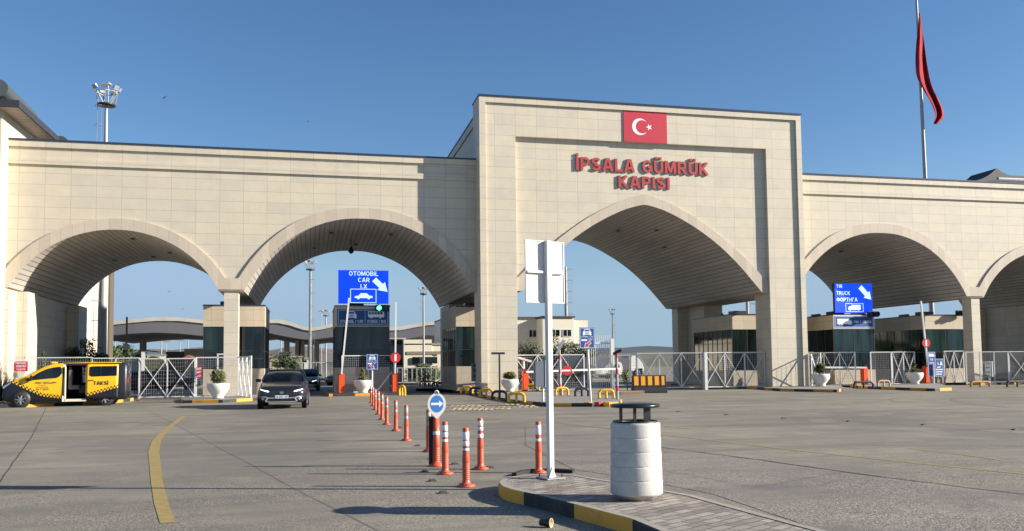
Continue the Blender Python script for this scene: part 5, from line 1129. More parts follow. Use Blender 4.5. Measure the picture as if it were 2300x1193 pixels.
# --- taxi van (local: x 0 nose .. 5.3 tail, y 0 near side .. 1.95, z up)
def livery():
    m, t, p = new_mat('taxi_livery'); tc = N(t, 'ShaderNodeTexCoord'); sp = N(t, 'ShaderNodeSeparateXYZ'); t.links.new(tc.outputs['Object'], sp.inputs[0])
    fcv = t.nodes.new('ShaderNodeFloatCurve'); cv = fcv.mapping.curves[0]; pts = [(0, 1), (.058, 1), (.072, .60), (.215, .40), (.315, .275), (.46, .215), (.468, .215), (.47, .94), (1, .94)]
    cv.points[0].location = pts[0]; cv.points[1].location = pts[-1]
    for q_ in pts[1:-1]: cv.points.new(*q_)
    for q_ in cv.points: q_.handle_type = 'VECTOR'
    fcv.mapping.update(); t.links.new(mth(t, 'DIVIDE', sp.outputs[0], 5.3), fcv.inputs['Value'])
    d = mth(t, 'SUBTRACT', sp.outputs[2], mth(t, 'MULTIPLY', fcv.outputs[0], 2.0))
    up = mth(t, 'GREATER_THAN', d, .0714); band = mth(t, 'MULTIPLY', mth(t, 'GREATER_THAN', d, -.0714), mth(t, 'LESS_THAN', sp.outputs[0], 2.45))
    ck = mth(t, 'FRACT', mth(t, 'MULTIPLY', mth(t, 'ADD', mth(t, 'FLOOR', mth(t, 'MULTIPLY', sp.outputs[0], 14)), mth(t, 'FLOOR', mth(t, 'MULTIPLY', d, 14))), .5))
    chk = mth(t, 'MULTIPLY', band, mth(t, 'GREATER_THAN', ck, .25)); yel = mth(t, 'MAXIMUM', up, chk)
    rear = mth(t, 'LESS_THAN', sp.outputs[0], 5.0); yel = mth(t, 'MULTIPLY', yel, rear)
    t.links.new(mixc(t, yel, (.010, .011, .017), (.80, .45, .012)), p.inputs['Base Color']); p.inputs['Roughness'].default_value = .38; p.inputs['Coat Weight'].default_value = .15
    return m
def checker_panel():
    m, t, p = new_mat('sliding_door_livery'); tc = N(t, 'ShaderNodeTexCoord'); sp = N(t, 'ShaderNodeSeparateXYZ'); t.links.new(tc.outputs['Object'], sp.inputs[0])
    f = mth(t, 'MULTIPLY_ADD', mth(t, 'SUBTRACT', sp.outputs[0], 3.5), .28, .50); d = mth(t, 'SUBTRACT', sp.outputs[2], f)
    up = mth(t, 'GREATER_THAN', d, .0714); band = mth(t, 'GREATER_THAN', d, -.0714)
    ck = mth(t, 'FRACT', mth(t, 'MULTIPLY', mth(t, 'ADD', mth(t, 'FLOOR', mth(t, 'MULTIPLY', sp.outputs[0], 14)), mth(t, 'FLOOR', mth(t, 'MULTIPLY', d, 14))), .5))
    yel = mth(t, 'MAXIMUM', up, mth(t, 'MULTIPLY', band, mth(t, 'GREATER_THAN', ck, .25)))
    t.links.new(mixc(t, yel, (.010, .011, .017), (.80, .45, .012)), p.inputs['Base Color']); p.inputs['Roughness'].default_value = .38; p.inputs['Coat Weight'].default_value = .15
    return m
gf = G(47, 915.5); gr = G(243, 911); d = (gr-gf); ang = math.atan2(d.y, d.x); WB = 3.62
taxi = thing('taxi_van', 'yellow and black taxi van with open sliding door parked before the left fence', 'taxi', (0, 0, 0), ang)
nose_off = Vector((math.cos(ang), math.sin(ang), 0))*-.78; taxi.location = (gf.x+nose_off.x, gf.y+nose_off.y, 0); taxi.scale = (.965, 1, 1)
sil = [(0, .42, .62), (.06, .30, .95), (.20, .26, 1.12), (.42, .25, 1.22), (.85, .24, 1.36), (1.12, .24, 1.50), (1.45, .24, 1.69), (1.72, .24, 1.83), (2.05, .24, 1.925), (2.5, .24, 1.965), (3.5, .24, 1.985), (4.6, .24, 1.985), (5.15, .26, 1.965), (5.27, .3, 1.90), (5.30, .42, 1.7)]
secs = []
for x, zl, zt in sil:
    wmax = .975 if .3 < x < 5.2 else (.80 if x < .02 or x > 5.29 else .93)
    wt = wmax-.045*max(0, (zt-1.1))/.3 if zt > 1.1 else wmax-.08
    wt = max(wt, wmax-.17); zm_ = min(1.15, zl+(zt-zl)*.62)
    pf = [(wmax*.9, zl), (wmax*.985, zl+.09), (wmax, (zl+zm_)/2), (wmax, zm_), ((wmax+wt)/2, zm_+(zt-zm_)*.55), (wt, zt-.09), (wt-.06, zt-.02), (wt*.6, zt+.0), (wt*.3, zt+.012)]
    secs.append((x, pf))
b = loft(secs)
b.v = [(v[1], .975+v[0], v[2]) for v in b.v]
vb = b.build('body', [livery(), m_int], taxi, local=True)
cut = MB(); cut.cur = 1; cut.box(2.62, 3.52, -.2, 1.75, .34, 1.86)
co = cut.build('cutter', [m_int, m_int], taxi, local=True)
md = vb.modifiers.new('b', 'BOOLEAN'); md.operation = 'DIFFERENCE'; md.object = co; md.solver = 'EXACT'
c2 = MB(); c2.cur = 1; c2.box(3.10, 3.48, 1.6, 2.4, 1.05, 1.78); co2 = c2.build('cutter', [m_int, m_int], taxi, local=True)
md2 = vb.modifiers.new('c', 'BOOLEAN'); md2.operation = 'DIFFERENCE'; md2.object = co2; md2.solver = 'EXACT'
bpy.context.view_layer.update(); dg = bpy.context.evaluated_depsgraph_get()
nm = bpy.data.meshes.new_from_object(vb.evaluated_get(dg)); vb.modifiers.clear(); vb.data = nm; bpy.data.objects.remove(co); bpy.data.objects.remove(co2)
while len(nm.materials) > 2: nm.materials.pop()
for p_ in nm.polygons:
    c = p_.center
    if 2.61 < c.x < 3.53 and .02 < c.y < 1.93 and .33 < c.z < 1.87: p_.material_index = 1; p_.use_smooth = False
tb = BVHTree.FromPolygons([v.co for v in nm.vertices], [tuple(p.vertices) for p in nm.polygons])
def ty(x, z, o):
    h = tb.ray_cast(Vector((x, -3, z)), Vector((0, 1, 0)))[0]
    return (h.y if h is not None and h.y < .5 else .1)-o
def sdecal(pts, name, mat, o=.008, parent=None, n=24, m=8, yf=None):
    xa, xb = min(q[0] for q in pts), max(q[0] for q in pts); b = MB(); cols = []; yf = yf or (lambda x, z: ty(x, z, o))
    for i in range(n+1):
        x = xa+(xb-xa)*(.001+.998*i/n); zz = []
        for a, c in zip(pts, pts[1:]+pts[:1]):
            if (a[0]-x)*(c[0]-x) <= 0 and a[0] != c[0]: zz.append(a[1]+(c[1]-a[1])*(x-a[0])/(c[0]-a[0]))
        lo_, hi_ = min(zz), max(zz); cols.append([(x, yf(x, lo_+(hi_-lo_)*j/m), lo_+(hi_-lo_)*j/m) for j in range(m+1)])
    b.add([p_ for c in cols for p_ in c], [(i*(m+1)+j, (i+1)*(m+1)+j, (i+1)*(m+1)+j+1, i*(m+1)+j+1) for i in range(n) for j in range(m)], smooth=True); return b.build(name, mat, parent or taxi, local=True)
def sy(x, z, o=.008):  # near side y of the body at height z
    k = 0 if z < 1.15 else (z-1.15)/.82*.14
    return k-o
def vp(pts, name, mat, o=.008, parent=taxi):
    b = MB(); b.add([(x, sy(x, z, o), z) for x, z in pts], [tuple(range(len(pts)))]); return b.build(name, mat, parent, local=True)
sdecal([(1.16, 1.30), (1.48, 1.53), (1.80, 1.69), (2.10, 1.77), (2.40, 1.80), (2.45, 1.76), (2.46, 1.5), (2.38, 1.36), (2.25, 1.29), (1.75, 1.25), (1.22, 1.20)], 'side_window', m_cglass, .01)
sdecal([(.96, 1.24), (1.10, 1.30), (1.20, 1.19), (1.02, 1.14)], 'quarter_window', simple('dark_trim', (.06, .05, .03), .5), .008, None, 8, 4)
cols = []
for i in range(13):
    row = []
    for j in range(9):
        x, y_ = .93+.80*i/12, .22+(1.95-.44)*j/8; h = tb.ray_cast(Vector((x, y_, 4)), Vector((0, 0, -1)))[0]; row.append((x, y_, h.z+.012))
    cols.append(row)
b = MB(); b.add([p_ for r in cols for p_ in r], [(i*9+j, i*9+j+1, (i+1)*9+j+1, (i+1)*9+j) for i in range(12) for j in range(8)], smooth=True); b.build('windscreen', m_cglass, taxi, local=True)
b = MB()
for (x0, x1, z0, z1) in ((2.50, 2.62, .22, 1.9), (2.62, 3.52, .22, .33)): b.add([(x0, sy(0, z0, .012), z0), (x1, sy(0, z0, .012), z0), (x1, sy(0, z1, .012), z1), (x0, sy(0, z1, .012), z1)], [(0, 1, 2, 3)])
b.box(2.6, 2.63, -.01, .2, .3, 1.8); b.box(2.62, 3.52, -.02, .25, .25, .33); b.build('door_frame', simple('cream_frame', (.72, .66, .50), .5), taxi, local=True)
b = MB(); b.obox((2.95, .55, .85), .5, .55, .2, 0); b.obox((2.78, .55, 1.25), .16, .5, .8, 0); b.obox((2.76, .55, 1.70), .12, .3, .2, 0); b.obox((3.3, 1.0, .75), .35, .8, .35, 0)
b.build('seat', simple('seat_fabric', (.11, .10, .10), .8, 0, .4, 4), taxi, local=True, bevel=.03)
# sliding door pushed back
DY = lambda z: ty(4.2, z, .0)
sdoor = sdecal([(3.50, .34), (4.90, .34), (4.90, 1.88), (3.56, 1.90), (3.50, 1.86)], 'sliding_door', checker_panel(), 0, None, 12, 16, lambda x, z: DY(z)-.085)
sm_ = sdoor.modifiers.new('thick', 'SOLIDIFY'); sm_.thickness = .05; sm_.offset = -1 if False else 0
sdecal([(3.64, 1.40), (3.64, 1.76), (3.71, 1.80), (4.84, 1.81), (4.84, 1.36), (3.74, 1.33)], 'door_window', m_cglass, 0, sdoor, 12, 8, lambda x, z: DY(z)-.118)
b = MB(); b.bar((4.14, DY(1.37)-.125, 1.37), (4.14, DY(1.80)-.125, 1.80), .02, .01); b.build('window_bar', m_black, sdoor, local=True)
b = MB(); b.bar((3.62, DY(1.16)-.13, 1.16), (3.85, DY(1.16)-.13, 1.18), .03); b.build('handle', m_black, sdoor, local=True)
b = MB(); text(b, 'TAKSİ', 3.84, 4.48, .95, 1.12, DY(1.0)-.125, 0, .02, 1.1); b.build('lettering', m_black, sdoor, local=True)
b = MB(); b.bar((2.02, ty(2.1, 1.08, .02), 1.08), (2.25, ty(2.1, 1.08, .02), 1.10), .03); b.build('handle', m_black, taxi, local=True)
b = MB(); q_ = min(ty(1.4, .75, .012), ty(1.9, .75, .012), ty(1.4, 1.1, .012), ty(1.7, .9, .012)); text(b, 'PARK TAKSİ', 1.38, 1.95, 1.03, 1.13, q_, 0, .0); text(b, 'İPSALA', 1.55, 1.82, .95, .99, q_); text(b, '0532 335 20 02', 1.42, 1.92, .86, .905, q_); text(b, '22 T 2533', 1.42, 1.93, .755, .83, q_, 0, .015); b.build('lettering', m_black, taxi, local=True)
b = MB(); b.add([(.03, .03, .93), (.40, -.004, 1.15), (.36, -.006, 1.06), (.07, .02, .84)], [(0, 1, 2, 3)]); b.v = [(v[0], v[1]-.012, v[2]) for v in b.v]; b.build('headlight', simple('lamp_glass', (.22, .30, .38), .1), taxi, local=True)
b = MB(); b.box(1.88, 2.12, .75, 1.2, 1.93, 2.03); b.build('taxi_sign', m_yelcar, taxi, local=True, bevel=.03)
b = MB(); b.box(5.285, 5.32, .06, .2, .95, 1.30); b.build('tail_light', m_tail, taxi, local=True); b = MB(); b.box(5.285, 5.325, .07, .19, 1.08, 1.16); b.build('reverse_light', m_chrome, taxi, local=True)
b = MB(); b.box(5.26, 5.40, .1, 1.85, .42, .62); b.build('rear_bumper', m_black, taxi, local=True, bevel=.03)
b = MB(); b.box(5.28, 5.31, .35, 1.6, 1.25, 1.8); b.build('rear_window', m_cglass, taxi, local=True)
b = MB(); b.obox((1.22, -.12, 1.30), .10, .2, .26, 0); b.build('mirror', m_black, taxi, local=True, bevel=.03)
for wx in (.78, .78+WB-.06):
    for s, yy in ((-1, 0), (1, 1.95)):
        b = MB(); b.lathe([(0, s*.0), (.40, 0), (.41, .02)], (wx, yy-.004 if s < 0 else yy-.0, .355), 28, 'y'); b.build('wheel_arch', m_black, taxi, local=True)
        wheel(taxi, (wx, yy-.03 if s < 0 else yy+.03, .335), .335, .22, -1 if s < 0 else 1, 'y', 7)
b = MB(); b.box(.8, 4.4, .1, 1.8, .20, .3); b.build('underbody', m_black, taxi, local=True)
# parked far vehicles
def bgcar(px, Y, label, pm, rz): suv('car', label, (at(px, 850, Y).x, Y, 0), rad(rz), pm, None, False, False, 1.0, 'parked cars in the yard beyond the gates')
bgcar(345, 74, 'dark red car parked in the yard seen through the left mesh gate', m_redcar, 80); bgcar(395, 74.5, 'black car parked in the yard behind the middle post of the left gate', m_cardk, 84); bgcar(452, 75, 'dark green grey car parked in the yard near the small red notice', simple('car_green', (.03, .05, .045), .3), 86)
bgcar(745, 80, 'dark car parked beside the railing right of the queueing car', m_cardk, -40)
# white van and truck beyond the central arch
def boxvan():
    Y = 95; t = thing('van', 'small white van parked beyond the slatted gate', 'van', (at(1398, 850, Y).x, Y, 0)); x0 = at(1350, 850, Y).x; x1 = at(1400, 850, Y).x; w_ = x1-x0
    b = MB(); P = [(x0, .45), (x0+.05, .95), (x0+.9, 1.15), (x0+1.5, 1.75), (x0+1.9, 1.95), (x1-.3, 1.95), (x1-.08, 1.6), (x1, .9), (x1, .45)]; b.prism(P, Y, Y+1.7); b.build('body', m_whcar, t, bevel=.04)
    b = MB(); poly(b, [(x0+1.15, 1.2), (x0+1.6, 1.7), (x0+2.1, 1.75), (x0+2.1, 1.2)], Y-.01); b.build('front_window', m_cglass, t); b = MB(); poly(b, [(x1-.95, 1.2), (x1-.95, 1.7), (x1-.5, 1.7), (x1-.4, 1.2)], Y-.01); b.build('rear_window', m_cglass, t)
    for xx_ in (x0+.8, x1-.75): b = MB(); b.lathe([(0, -.02), (.2, -.02), (.33, -.01), (.33, .2)], (xx_, Y, .34), 20, 'y'); b.build('wheel', m_rubber, t)
boxvan()
Y = 105; x1 = at(1447, 850, Y).x; x0 = at(1378, 850, Y).x; zt = at(1440, 798, Y).z; zb = at(1440, 836, Y).z
t = thing('truck', 'articulated truck with white cab and grey trailer beyond the central arch', 'truck', ((x0+x1)/2, Y, 0))
xc = at(1413, 850, Y).x
MB().box(x0-5, xc, Y, Y+2.5, zb+.3, zt-.3).build('trailer', simple('trailer_curtain', (.10, .11, .14), .6), t); MB().box(xc+.0, xc+.12, Y-.02, Y+2.5, zb+.2, zt-.1).build('trailer_front', m_galv, t)
b = MB(); b.prism([(xc+.25, .8), (xc+.25, zt-.3), (xc+.5, zt), (x1-1.0, zt), (x1-.2, zt-1.0), (x1, zt-1.5), (x1, .7)], Y, Y+2.5); b.build('cab', m_whcar, t, bevel=.06)
b = MB(); poly(b, [(x1-1.2, zt-1.7), (x1-1.2, zt-2.5), (x1-.25, zt-2.5), (x1-.2, zt-1.7)], Y-.01); b.build('cab_window', m_cglass, t)
for xx_ in (x0-3, x0-1.5, xc-.6, x1-1.0): b = MB(); b.lathe([(0, -.02), (.3, -.02), (.5, -.01), (.5, .3)], (xx_, Y, .5), 20, 'y'); b.build('wheel', m_rubber, t)
# ------------------------------------------------------------------ masts, flagpole, lamp posts
def mast(px, pyt, Y, label, r0, r1, head=True, ladder=True, lad_side=-1, pxt=None, antenna=0, nl=6, cage=1.0):
    top = at(px, pyt, Y); x = top.x; z = top.z; t = thing('light_mast', label, 'light mast', (x, Y, 0), 0, 'tall floodlight masts'); k = cage
    MB().tube((x, Y, 0), (x, Y, z), r0, 14, r1).build('pole', m_galv, t)
    if ladder:
        b = MB(); lx = x+lad_side*(r1*1.2+.35*k); 
        for dx in (-.18*k, .18*k): b.bar((lx+dx, Y-.2, .5), (lx+dx, Y-.2, z), .03*k)
        q = 1.0
        while q < z-.2: b.bar((lx-.18*k, Y-.2, q), (lx+.18*k, Y-.2, q), .025*k); q += .6
        b.build('ladder', m_galv, t)
        b = MB(); q = 2.4
        while q < z:
            for i in range(6): a0, a1 = PI*i/6, PI*(i+1)/6; b.bar((lx+lad_side*.0+math.cos(a0)*.36*k, Y-.2-math.sin(a0)*.5, q), (lx+math.cos(a1)*.36*k, Y-.2-math.sin(a1)*.5, q), .025*k)
            b.bar((lx-.45*k*(1 if lad_side < 0 else -1), Y-.2, q), (x, Y-.1, q), .03*k); q += 1.5
        b.build('ladder_cage', simple('cage_grey', (.22, .20, .19), .5, .3), t)
    if head:
        rp = .78*k; b = MB(); b.lathe([(.15, 0), (rp, 0), (rp, .12), (.15, .12), (.15, 0)], (x, Y, z), 20); b.build('platform', m_dkst, t)
        b = MB()
        for i in range(nl):
            a = 2*PI*i/nl+.3; p0 = Vector((x+math.cos(a)*rp*.95, Y+math.sin(a)*rp*.95, z+.1)); p1 = Vector((x+math.cos(a)*rp*1.2, Y+math.sin(a)*rp*1.2, z+1.25*k)); b.bar(p0, p1, .05*k); b.bar(Vector((x, Y, z+.1))+(p0-Vector((x, Y, z+.1)))*.3, p1, .04*k)
            a2 = 2*PI*(i+1)/nl+.3; b.bar(p1, Vector((x+math.cos(a2)*rp*1.2, Y+math.sin(a2)*rp*1.2, z+1.25*k)), .05*k)
        b.build('frame', m_galv, t)
        for i in range(nl):
            a = 2*PI*i/nl+.3; c = Vector((x+math.cos(a)*rp*1.42, Y+math.sin(a)*rp*1.42, z+1.55*k)); MB().obox(c, .52*k, .16*k, .38*k, a-PI/2, -.55).build('floodlight', m_galv, t)
    if antenna:
        zt_ = at(px, antenna, Y).z; b = MB(); b.tube((x+.12, Y, z), (x+.12, Y, zt_), .035, 8); b.lathe([(0, zt_+.25), (.3, zt_), (0, zt_-.05)], (x+.12, Y, 0), 8); b.bar((x-.15, Y, zt_), (x+.4, Y, zt_), .04); b.build('lightning_rod', m_galv, t)
    return t
mast(239, 238, 71.0, 'tall floodlight mast with platform and ladder rising above the left roof edge', .38, .11, antenna=190, nl=7, cage=.85)
mast(697, 607, 98, 'floodlight mast with ladder cage seen through the second arch left of the car screen', .17, .12, lad_side=1, nl=6, cage=.6)
mast(951, 662, 78, 'floodlight mast in front of the cream office block seen through the second arch', .11, .075, lad_side=-1, cage=.38)
mast(732, 710, 150, 'thin distant floodlight mast left of the middle booth', .16, .11, lad_side=1, ladder=False, cage=.6)
mast(1375.5, 706, 170, 'distant floodlight mast with ladder seen in the central arch', .2, .13, lad_side=1, cage=.65)
mast(1270, 600, 110, 'dark mast rising behind the cream building left in the central arch', .25, .2, head=False, lad_side=1)
mast(1676, 600, 90, 'mast with ladder glimpsed above the booth in the central arch right side', .2, .17, head=False, lad_side=1)
# flagpole
Y = 75; p1 = at(2092.5, 690, Y); p2 = at(2078, 400, Y); p3 = at(2058.5, 0, Y); pm = (p1+p2)/2
d = (p3-p2).normalized(); base = p2-d*(p2.z/d.z); top = p3+d*8
t = thing('flagpole', 'tall tapering steel flagpole rising behind the right wing', 'flagpole', (base.x, base.y, 0))
MB().tube((base.x, base.y, 0), top, .27, 16, .08).build('pole', m_galv, t)
# hanging flag on the pole: silhouette stations (y, left px, right px)
st = [(28, 2063, 2066), (60, 2063, 2070), (95, 2058, 2076), (130, 2055.5, 2080), (165, 2057, 2086), (180, 2062, 2089), (200, 2073, 2095), (225, 2088, 2108), (245, 2098, 2118), (262, 2102, 2122), (272, 2098, 2112), (279, 2097, 2106)]
b = MB(); rows = []
for j, (yy, xl_, xr_) in enumerate(st):
    row = []
    for i in range(13):
        u = i/12; px = xl_+(xr_-xl_)*u; dy = .2*math.sin(u*8+j*.55)*min(1, j/3)+.08*math.sin(u*19+j*1.7)+.04*math.sin(u*31-j*2.3)
        a_ = at(px, yy, 74.3+dy*1.3); row.append(a_)
    rows.append(row)
n = 13; b.add([p_ for r in rows for p_ in r], [(j*n+i, j*n+i+1, (j+1)*n+i+1, (j+1)*n+i) for j in range(len(rows)-1) for i in range(n-1)], smooth=True)
fl = b.build('flag', m_cloth); tag(fl, 'red flag hanging limp and twisted from the tall flagpole', 'flag'); sm = fl.modifiers.new('s', 'SUBSURF'); sm.levels = 1; sm.render_levels = 2
so2 = fl.modifiers.new('k', 'SOLIDIFY'); so2.thickness = .02
# small lamp posts beyond the yard
lp0 = None
for i, (px, pyt, Y) in enumerate([(258, 766, 150), (363, 752, 150), (374, 768, 190), (405, 765, 190), (422, 758, 170), (631, 755, 170), (722, 700, 210)]):
    a = at(px, pyt, Y); names = ['leftmost', 'second', 'third', 'fourth', 'fifth']
    lab = f'{names[i]} small lamp post beyond the yard in the left arch' if i < 5 else ['small lamp post under the wavy canopy beside the left booth', 'faint small lamp post just left of the middle booth'][i-5]
    t = thing('lamp_post', lab, 'lamp post', (a.x, Y, 0), 0, 'small distant lamp posts'); MB().tube((a.x, Y, 0), (a.x, Y, a.z), .13, 8, .08).build('pole', m_galv, t); MB().box(a.x-.9, a.x+.9, Y-.2, Y+.2, a.z, a.z+.3).build('lamp_head', m_galv, t)
t = thing('round_sign_post', 'slim brown post carrying a round grey sign seen from behind in the left arch', 'sign', (at(284, 860, 60).x, 60, 0)); x = at(284, 780, 60).x
MB().tube((x, 60, 0), (x, 60, at(284, 712, 60).z), .06, 8).build('post', simple('brown_post', (.20, .13, .10), .6), t); b = MB(); b.tube((x, 59.9, at(284, 779, 60).z), (x, 59.93, at(284, 779, 60).z), .22, 18); b.build('disc', m_galv, t)
# hanging lamps under the arches
def hanging(px, pyt, pyb, Y, label, r):
    a = at(px, pyt, Y); c = at(px, pyb, Y); t = thing('hanging_lamp', label, 'lamp', (a.x, Y, a.z), 0, 'lamps hanging under the arches')
    MB().tube(a+Vector((0, 0, .3)), (a.x, Y, c.z+r), .03, 8).build('rod', m_black, t); MB().lathe([(0, -r), (r*.7, -r*.5), (r*.9, .0), (r*.4, r*.9), (0, r*1.6)], (a.x, Y, c.z+r), 12).build('shade', m_black, t)
hanging(788.5, 545, 571, 58, 'black teardrop lamp hanging under the second arch', .22); hanging(1436, 470, 487, 53, 'small dark lamp hanging from the peak of the central arch', .12)
# ------------------------------------------------------------------ far structures
def ribbonroof(ptst, ptsb, Y, depth, name, label):
    t = thing(name, label, 'canopy', (at(ptst[0][0], ptst[0][1], Y).x, Y, 0))
    P = [(at(px, py, Y).x, at(px, py, Y).z) for px, py in ptst]; Q = [(at(px, lerp(ptsb, px), Y).x, at(px, lerp(ptsb, px), Y).z) for px, py in ptst]
    xs_ = [p_[0] for p_ in P]; ft = lambda x: lerp(P, x); fb = lambda x: lerp(Q, x)
    MB().strip(xs_, fb, ft, Y, Y+depth).build('fascia', m_fasci2, t); MB().strip(xs_, lambda x: ft(x)+.003, lambda x: ft(x)+.45, Y-.15, Y+depth+.15).build('edge_trim', simple('pale_trim', (.50, .48, .42), .6, 0, .2, .8), t)
    return t
top = [(200, 733), (245, 731), (300, 725), (350, 721), (400, 721), (450, 726), (500, 732), (560, 728), (605, 726), (625, 726), (650, 731), (680, 741), (700, 744), (725, 740), (750, 734), (800, 735), (860, 743), (900, 742), (930, 736), (960, 731), (1000, 729), (1060, 733)]
bot = [(200, 758), (245, 754), (300, 749), (350, 747), (400, 749), (480, 757), (560, 752), (605, 748), (640, 756), (680, 762), (700, 763), (750, 757), (800, 760), (860, 768), (900, 764), (960, 753), (1000, 756), (1060, 760)]
cn = ribbonroof(top, bot, 110, 26, 'wavy_canopy', 'long dark wavy canopy roof spanning the yard behind the left arches')
def seg(p_, n=4):
    o = []
    for a, c in zip(p_, p_[1:]):
        for k in range(n): o.append((a[0]+(c[0]-a[0])*k/n, a[1]+(c[1]-a[1])*k/n))
    return o
for px in (644, 669, 678, 697, 711, 560, 320, 880): x = at(px, 800, 116).x; MB().box(x-.35, x+.35, 116, 116.7, 0, at(px, 765, 116).z).build('column', m_greyb, cn)
def block(name, label, px0, px1, pyt, Y, depth, mat, cat='building', parts=None, cap=True):
    a, c = at(px0, pyt, Y), at(px1, pyt, Y); z = max(a.z, c.z); t = thing(name, label, cat, ((a.x+c.x)/2, Y, 0)); MB().box(a.x, c.x, Y, Y+depth, 0, z).build('wall', mat, t)
    if cap: MB().box(a.x-.1, c.x+.1, Y-.1, Y+depth+.1, z, z+.12).build('roof_edge', m_creams, t)
    return t, a.x, c.x, z
t, xa, xb, z = block('office_block', 'cream office block with stepped roof seen right of the middle booth', 910, 1005, 775, 80, 14, m_creamb)
MB().box(at(907, 800, 79.9).x, at(970, 800, 79.9).x, 79.9, 90, 0.05, at(940, 763, 79.9).z).build('raised_wall', m_creamb, t)
xl_ = at(926, 800, 79.8).x; b = MB(); b.box(xl_-.5, at(990, 800, 79.8).x, 79.84, 79.89, at(930, 796.5, 79.8).z, at(930, 789.5, 79.8).z); b.build('recess_shade_strip', simple('recess_shade', (.26, .22, .16), .8), t)  # flat strip on the wall, the recess shade is put into its darker cream
b = MB(); b.box(at(926, 800, 79.8).x, at(982, 800, 79.8).x, 79.75, 79.83, at(940, 817, 79.8).z, at(940, 802, 79.8).z); b.build('window', m_cglass, t)
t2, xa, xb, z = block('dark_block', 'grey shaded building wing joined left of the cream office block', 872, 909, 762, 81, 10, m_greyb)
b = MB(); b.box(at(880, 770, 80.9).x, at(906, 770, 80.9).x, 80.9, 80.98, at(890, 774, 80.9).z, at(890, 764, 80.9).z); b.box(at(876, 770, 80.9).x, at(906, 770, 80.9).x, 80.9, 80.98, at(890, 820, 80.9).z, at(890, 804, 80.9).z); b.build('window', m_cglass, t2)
block('yard_wall', 'plain beige yard wall behind the SUV roof', 606, 678, 803, 90, .6, m_creams, 'wall')
t, *_ = block('kiosk', 'tiny white kiosk beyond the beige yard wall', 683, 697, 806, 100, 3, m_whcar); b = MB(); poly(b, [(at(686, 0, 99.9).x, at(686, 814, 99.9).z), (at(692, 0, 99.9).x, at(686, 814, 99.9).z), (at(692, 0, 99.9).x, at(686, 809, 99.9).z), (at(686, 0, 99.9).x, at(686, 809, 99.9).z)], 99.95); b.build('window', m_cglass, t)
# villa-like cream building in the central arch
Y = 88; a0 = at(1165, 717, Y); t = thing('customs_office', 'cream two storey office with small windows seen left in the central arch', 'building', (a0.x+6, Y, 0))
xA, xB, xC, xD = at(1140, 760, Y).x, at(1219, 760, Y).x, at(1290, 760, Y).x, at(1325, 760, Y).x; zz = at(1200, 714, Y).z
MB().box(xA-6, xB, Y+2.5, Y+12, 0, zz+.1).build('left_wall', m_creamb, t); MB().box(xB, xC, Y, Y+12, 0, at(1270, 715, Y).z).build('centre_wall', m_creamb, t); MB().box(xC, xD, Y+.6, Y+12, 0, at(1310, 719, Y).z).build('right_wall', m_creamb, t)
b = MB(); b.box(xA-6, xB+.1, Y+2.3, Y+12.1, zz+.1, zz+.25).box(xB-.1, xC+.1, Y-.15, Y+12, zz+.02, zz+.2); b.build('roof_edge', m_roofd, t)
for pa, pb, pt, pbm, yo in ((1189, 1204, 742, 757, 2.5), (1238, 1257, 741, 755, 0), (1265, 1283, 741, 755, 0)):
    w1 = at(pa, pt, Y+yo-.04); w2 = at(pb, pbm, Y+yo-.04); o = MB().box(w1.x, w2.x, Y+yo-.04, Y+yo-.005, w2.z, w1.z).build('window', m_cglass, t); b = MB(); frame(b, w1.x-.06, w2.x+.06, w2.z-.06, w1.z+.06, Y+yo-.045, .06, .02); xm = (w1.x+w2.x)/2; b.box(xm-.03, xm+.03, Y+yo-.06, Y+yo-.045, w2.z, w1.z); b.build('window_frame', m_whcar, o)
block('boundary_wall', 'low dark boundary wall before the cream two storey office', 1150, 1330, 797, 80, .5, m_roofd, 'wall', cap=False)
# low buildings left yard
t, *_ = block('white_shed', 'low white building with dark sloped roof seen above the left gate', 285, 329, 789, 120, 8, m_whcar); 
b = MB(); xq0, xq1 = at(304, 800, 119.8).x, at(330, 800, 119.8).x; zq0, zq1, zq2 = at(304, 806, 119.8).z, at(304, 798, 119.8).z, at(330, 789.5, 119.8).z; poly(b, [(xq0, zq0), (xq1, zq0), (xq1, zq2), (xq0, zq1)], 119.8); b.v += [(v[0], 119.9, v[2]) for v in b.v]; b.f += [(0, 4, 5, 1), (1, 5, 6, 2), (2, 6, 7, 3), (3, 7, 4, 0)]; b.mi += [0]*4; b.build('roof_slope', m_roofd, t)
t, *_ = block('white_gatehouse', 'white wall with arched opening beyond the left cross braced gate', 330, 372, 799, 112, 1.0, m_whcar)
MB().box(at(330, 0, 111.9).x, at(338, 0, 111.9).x, 111.8, 113, .0, at(334, 789, 111.9).z).build('pillar', m_whcar, t)
b = MB(); cx = at(356, 0, 111.8).x; r_ = 1.5; poly(b, [(cx+r_*math.cos(a), at(356, 812, 111.8).z-.6+r_*.8*math.sin(a)) for a in [i*PI/14 for i in range(15)]]+[(cx-r_, 0), (cx+r_, 0)], 111.85); b.build('arch_opening', simple('dark_opening', (.05, .06, .03), .9), t)
block('dark_shed', 'dark low shed with parapet beyond the white arched wall', 373, 413, 790, 118, 8, m_roofd, cap=False); block('grey_house', 'grey box house left of the left booth', 414, 462, 784, 117, 8, m_greyb, cap=False)
b = MB(); xq0, xq1, xq2 = at(420, 0, 108).x, at(431, 0, 108).x, at(445, 0, 108).x; b.prism([(xq0, at(420, 804, 108).z), (xq2, at(445, 804, 108).z), (xq1, at(431, 798, 108).z)], 108, 112); o = b.build('small_roof', simple('brick_roof', (.25, .12, .08), .8)); tag(o, 'small brick red gabled roof peeking over the fence left of the booth', 'roof')
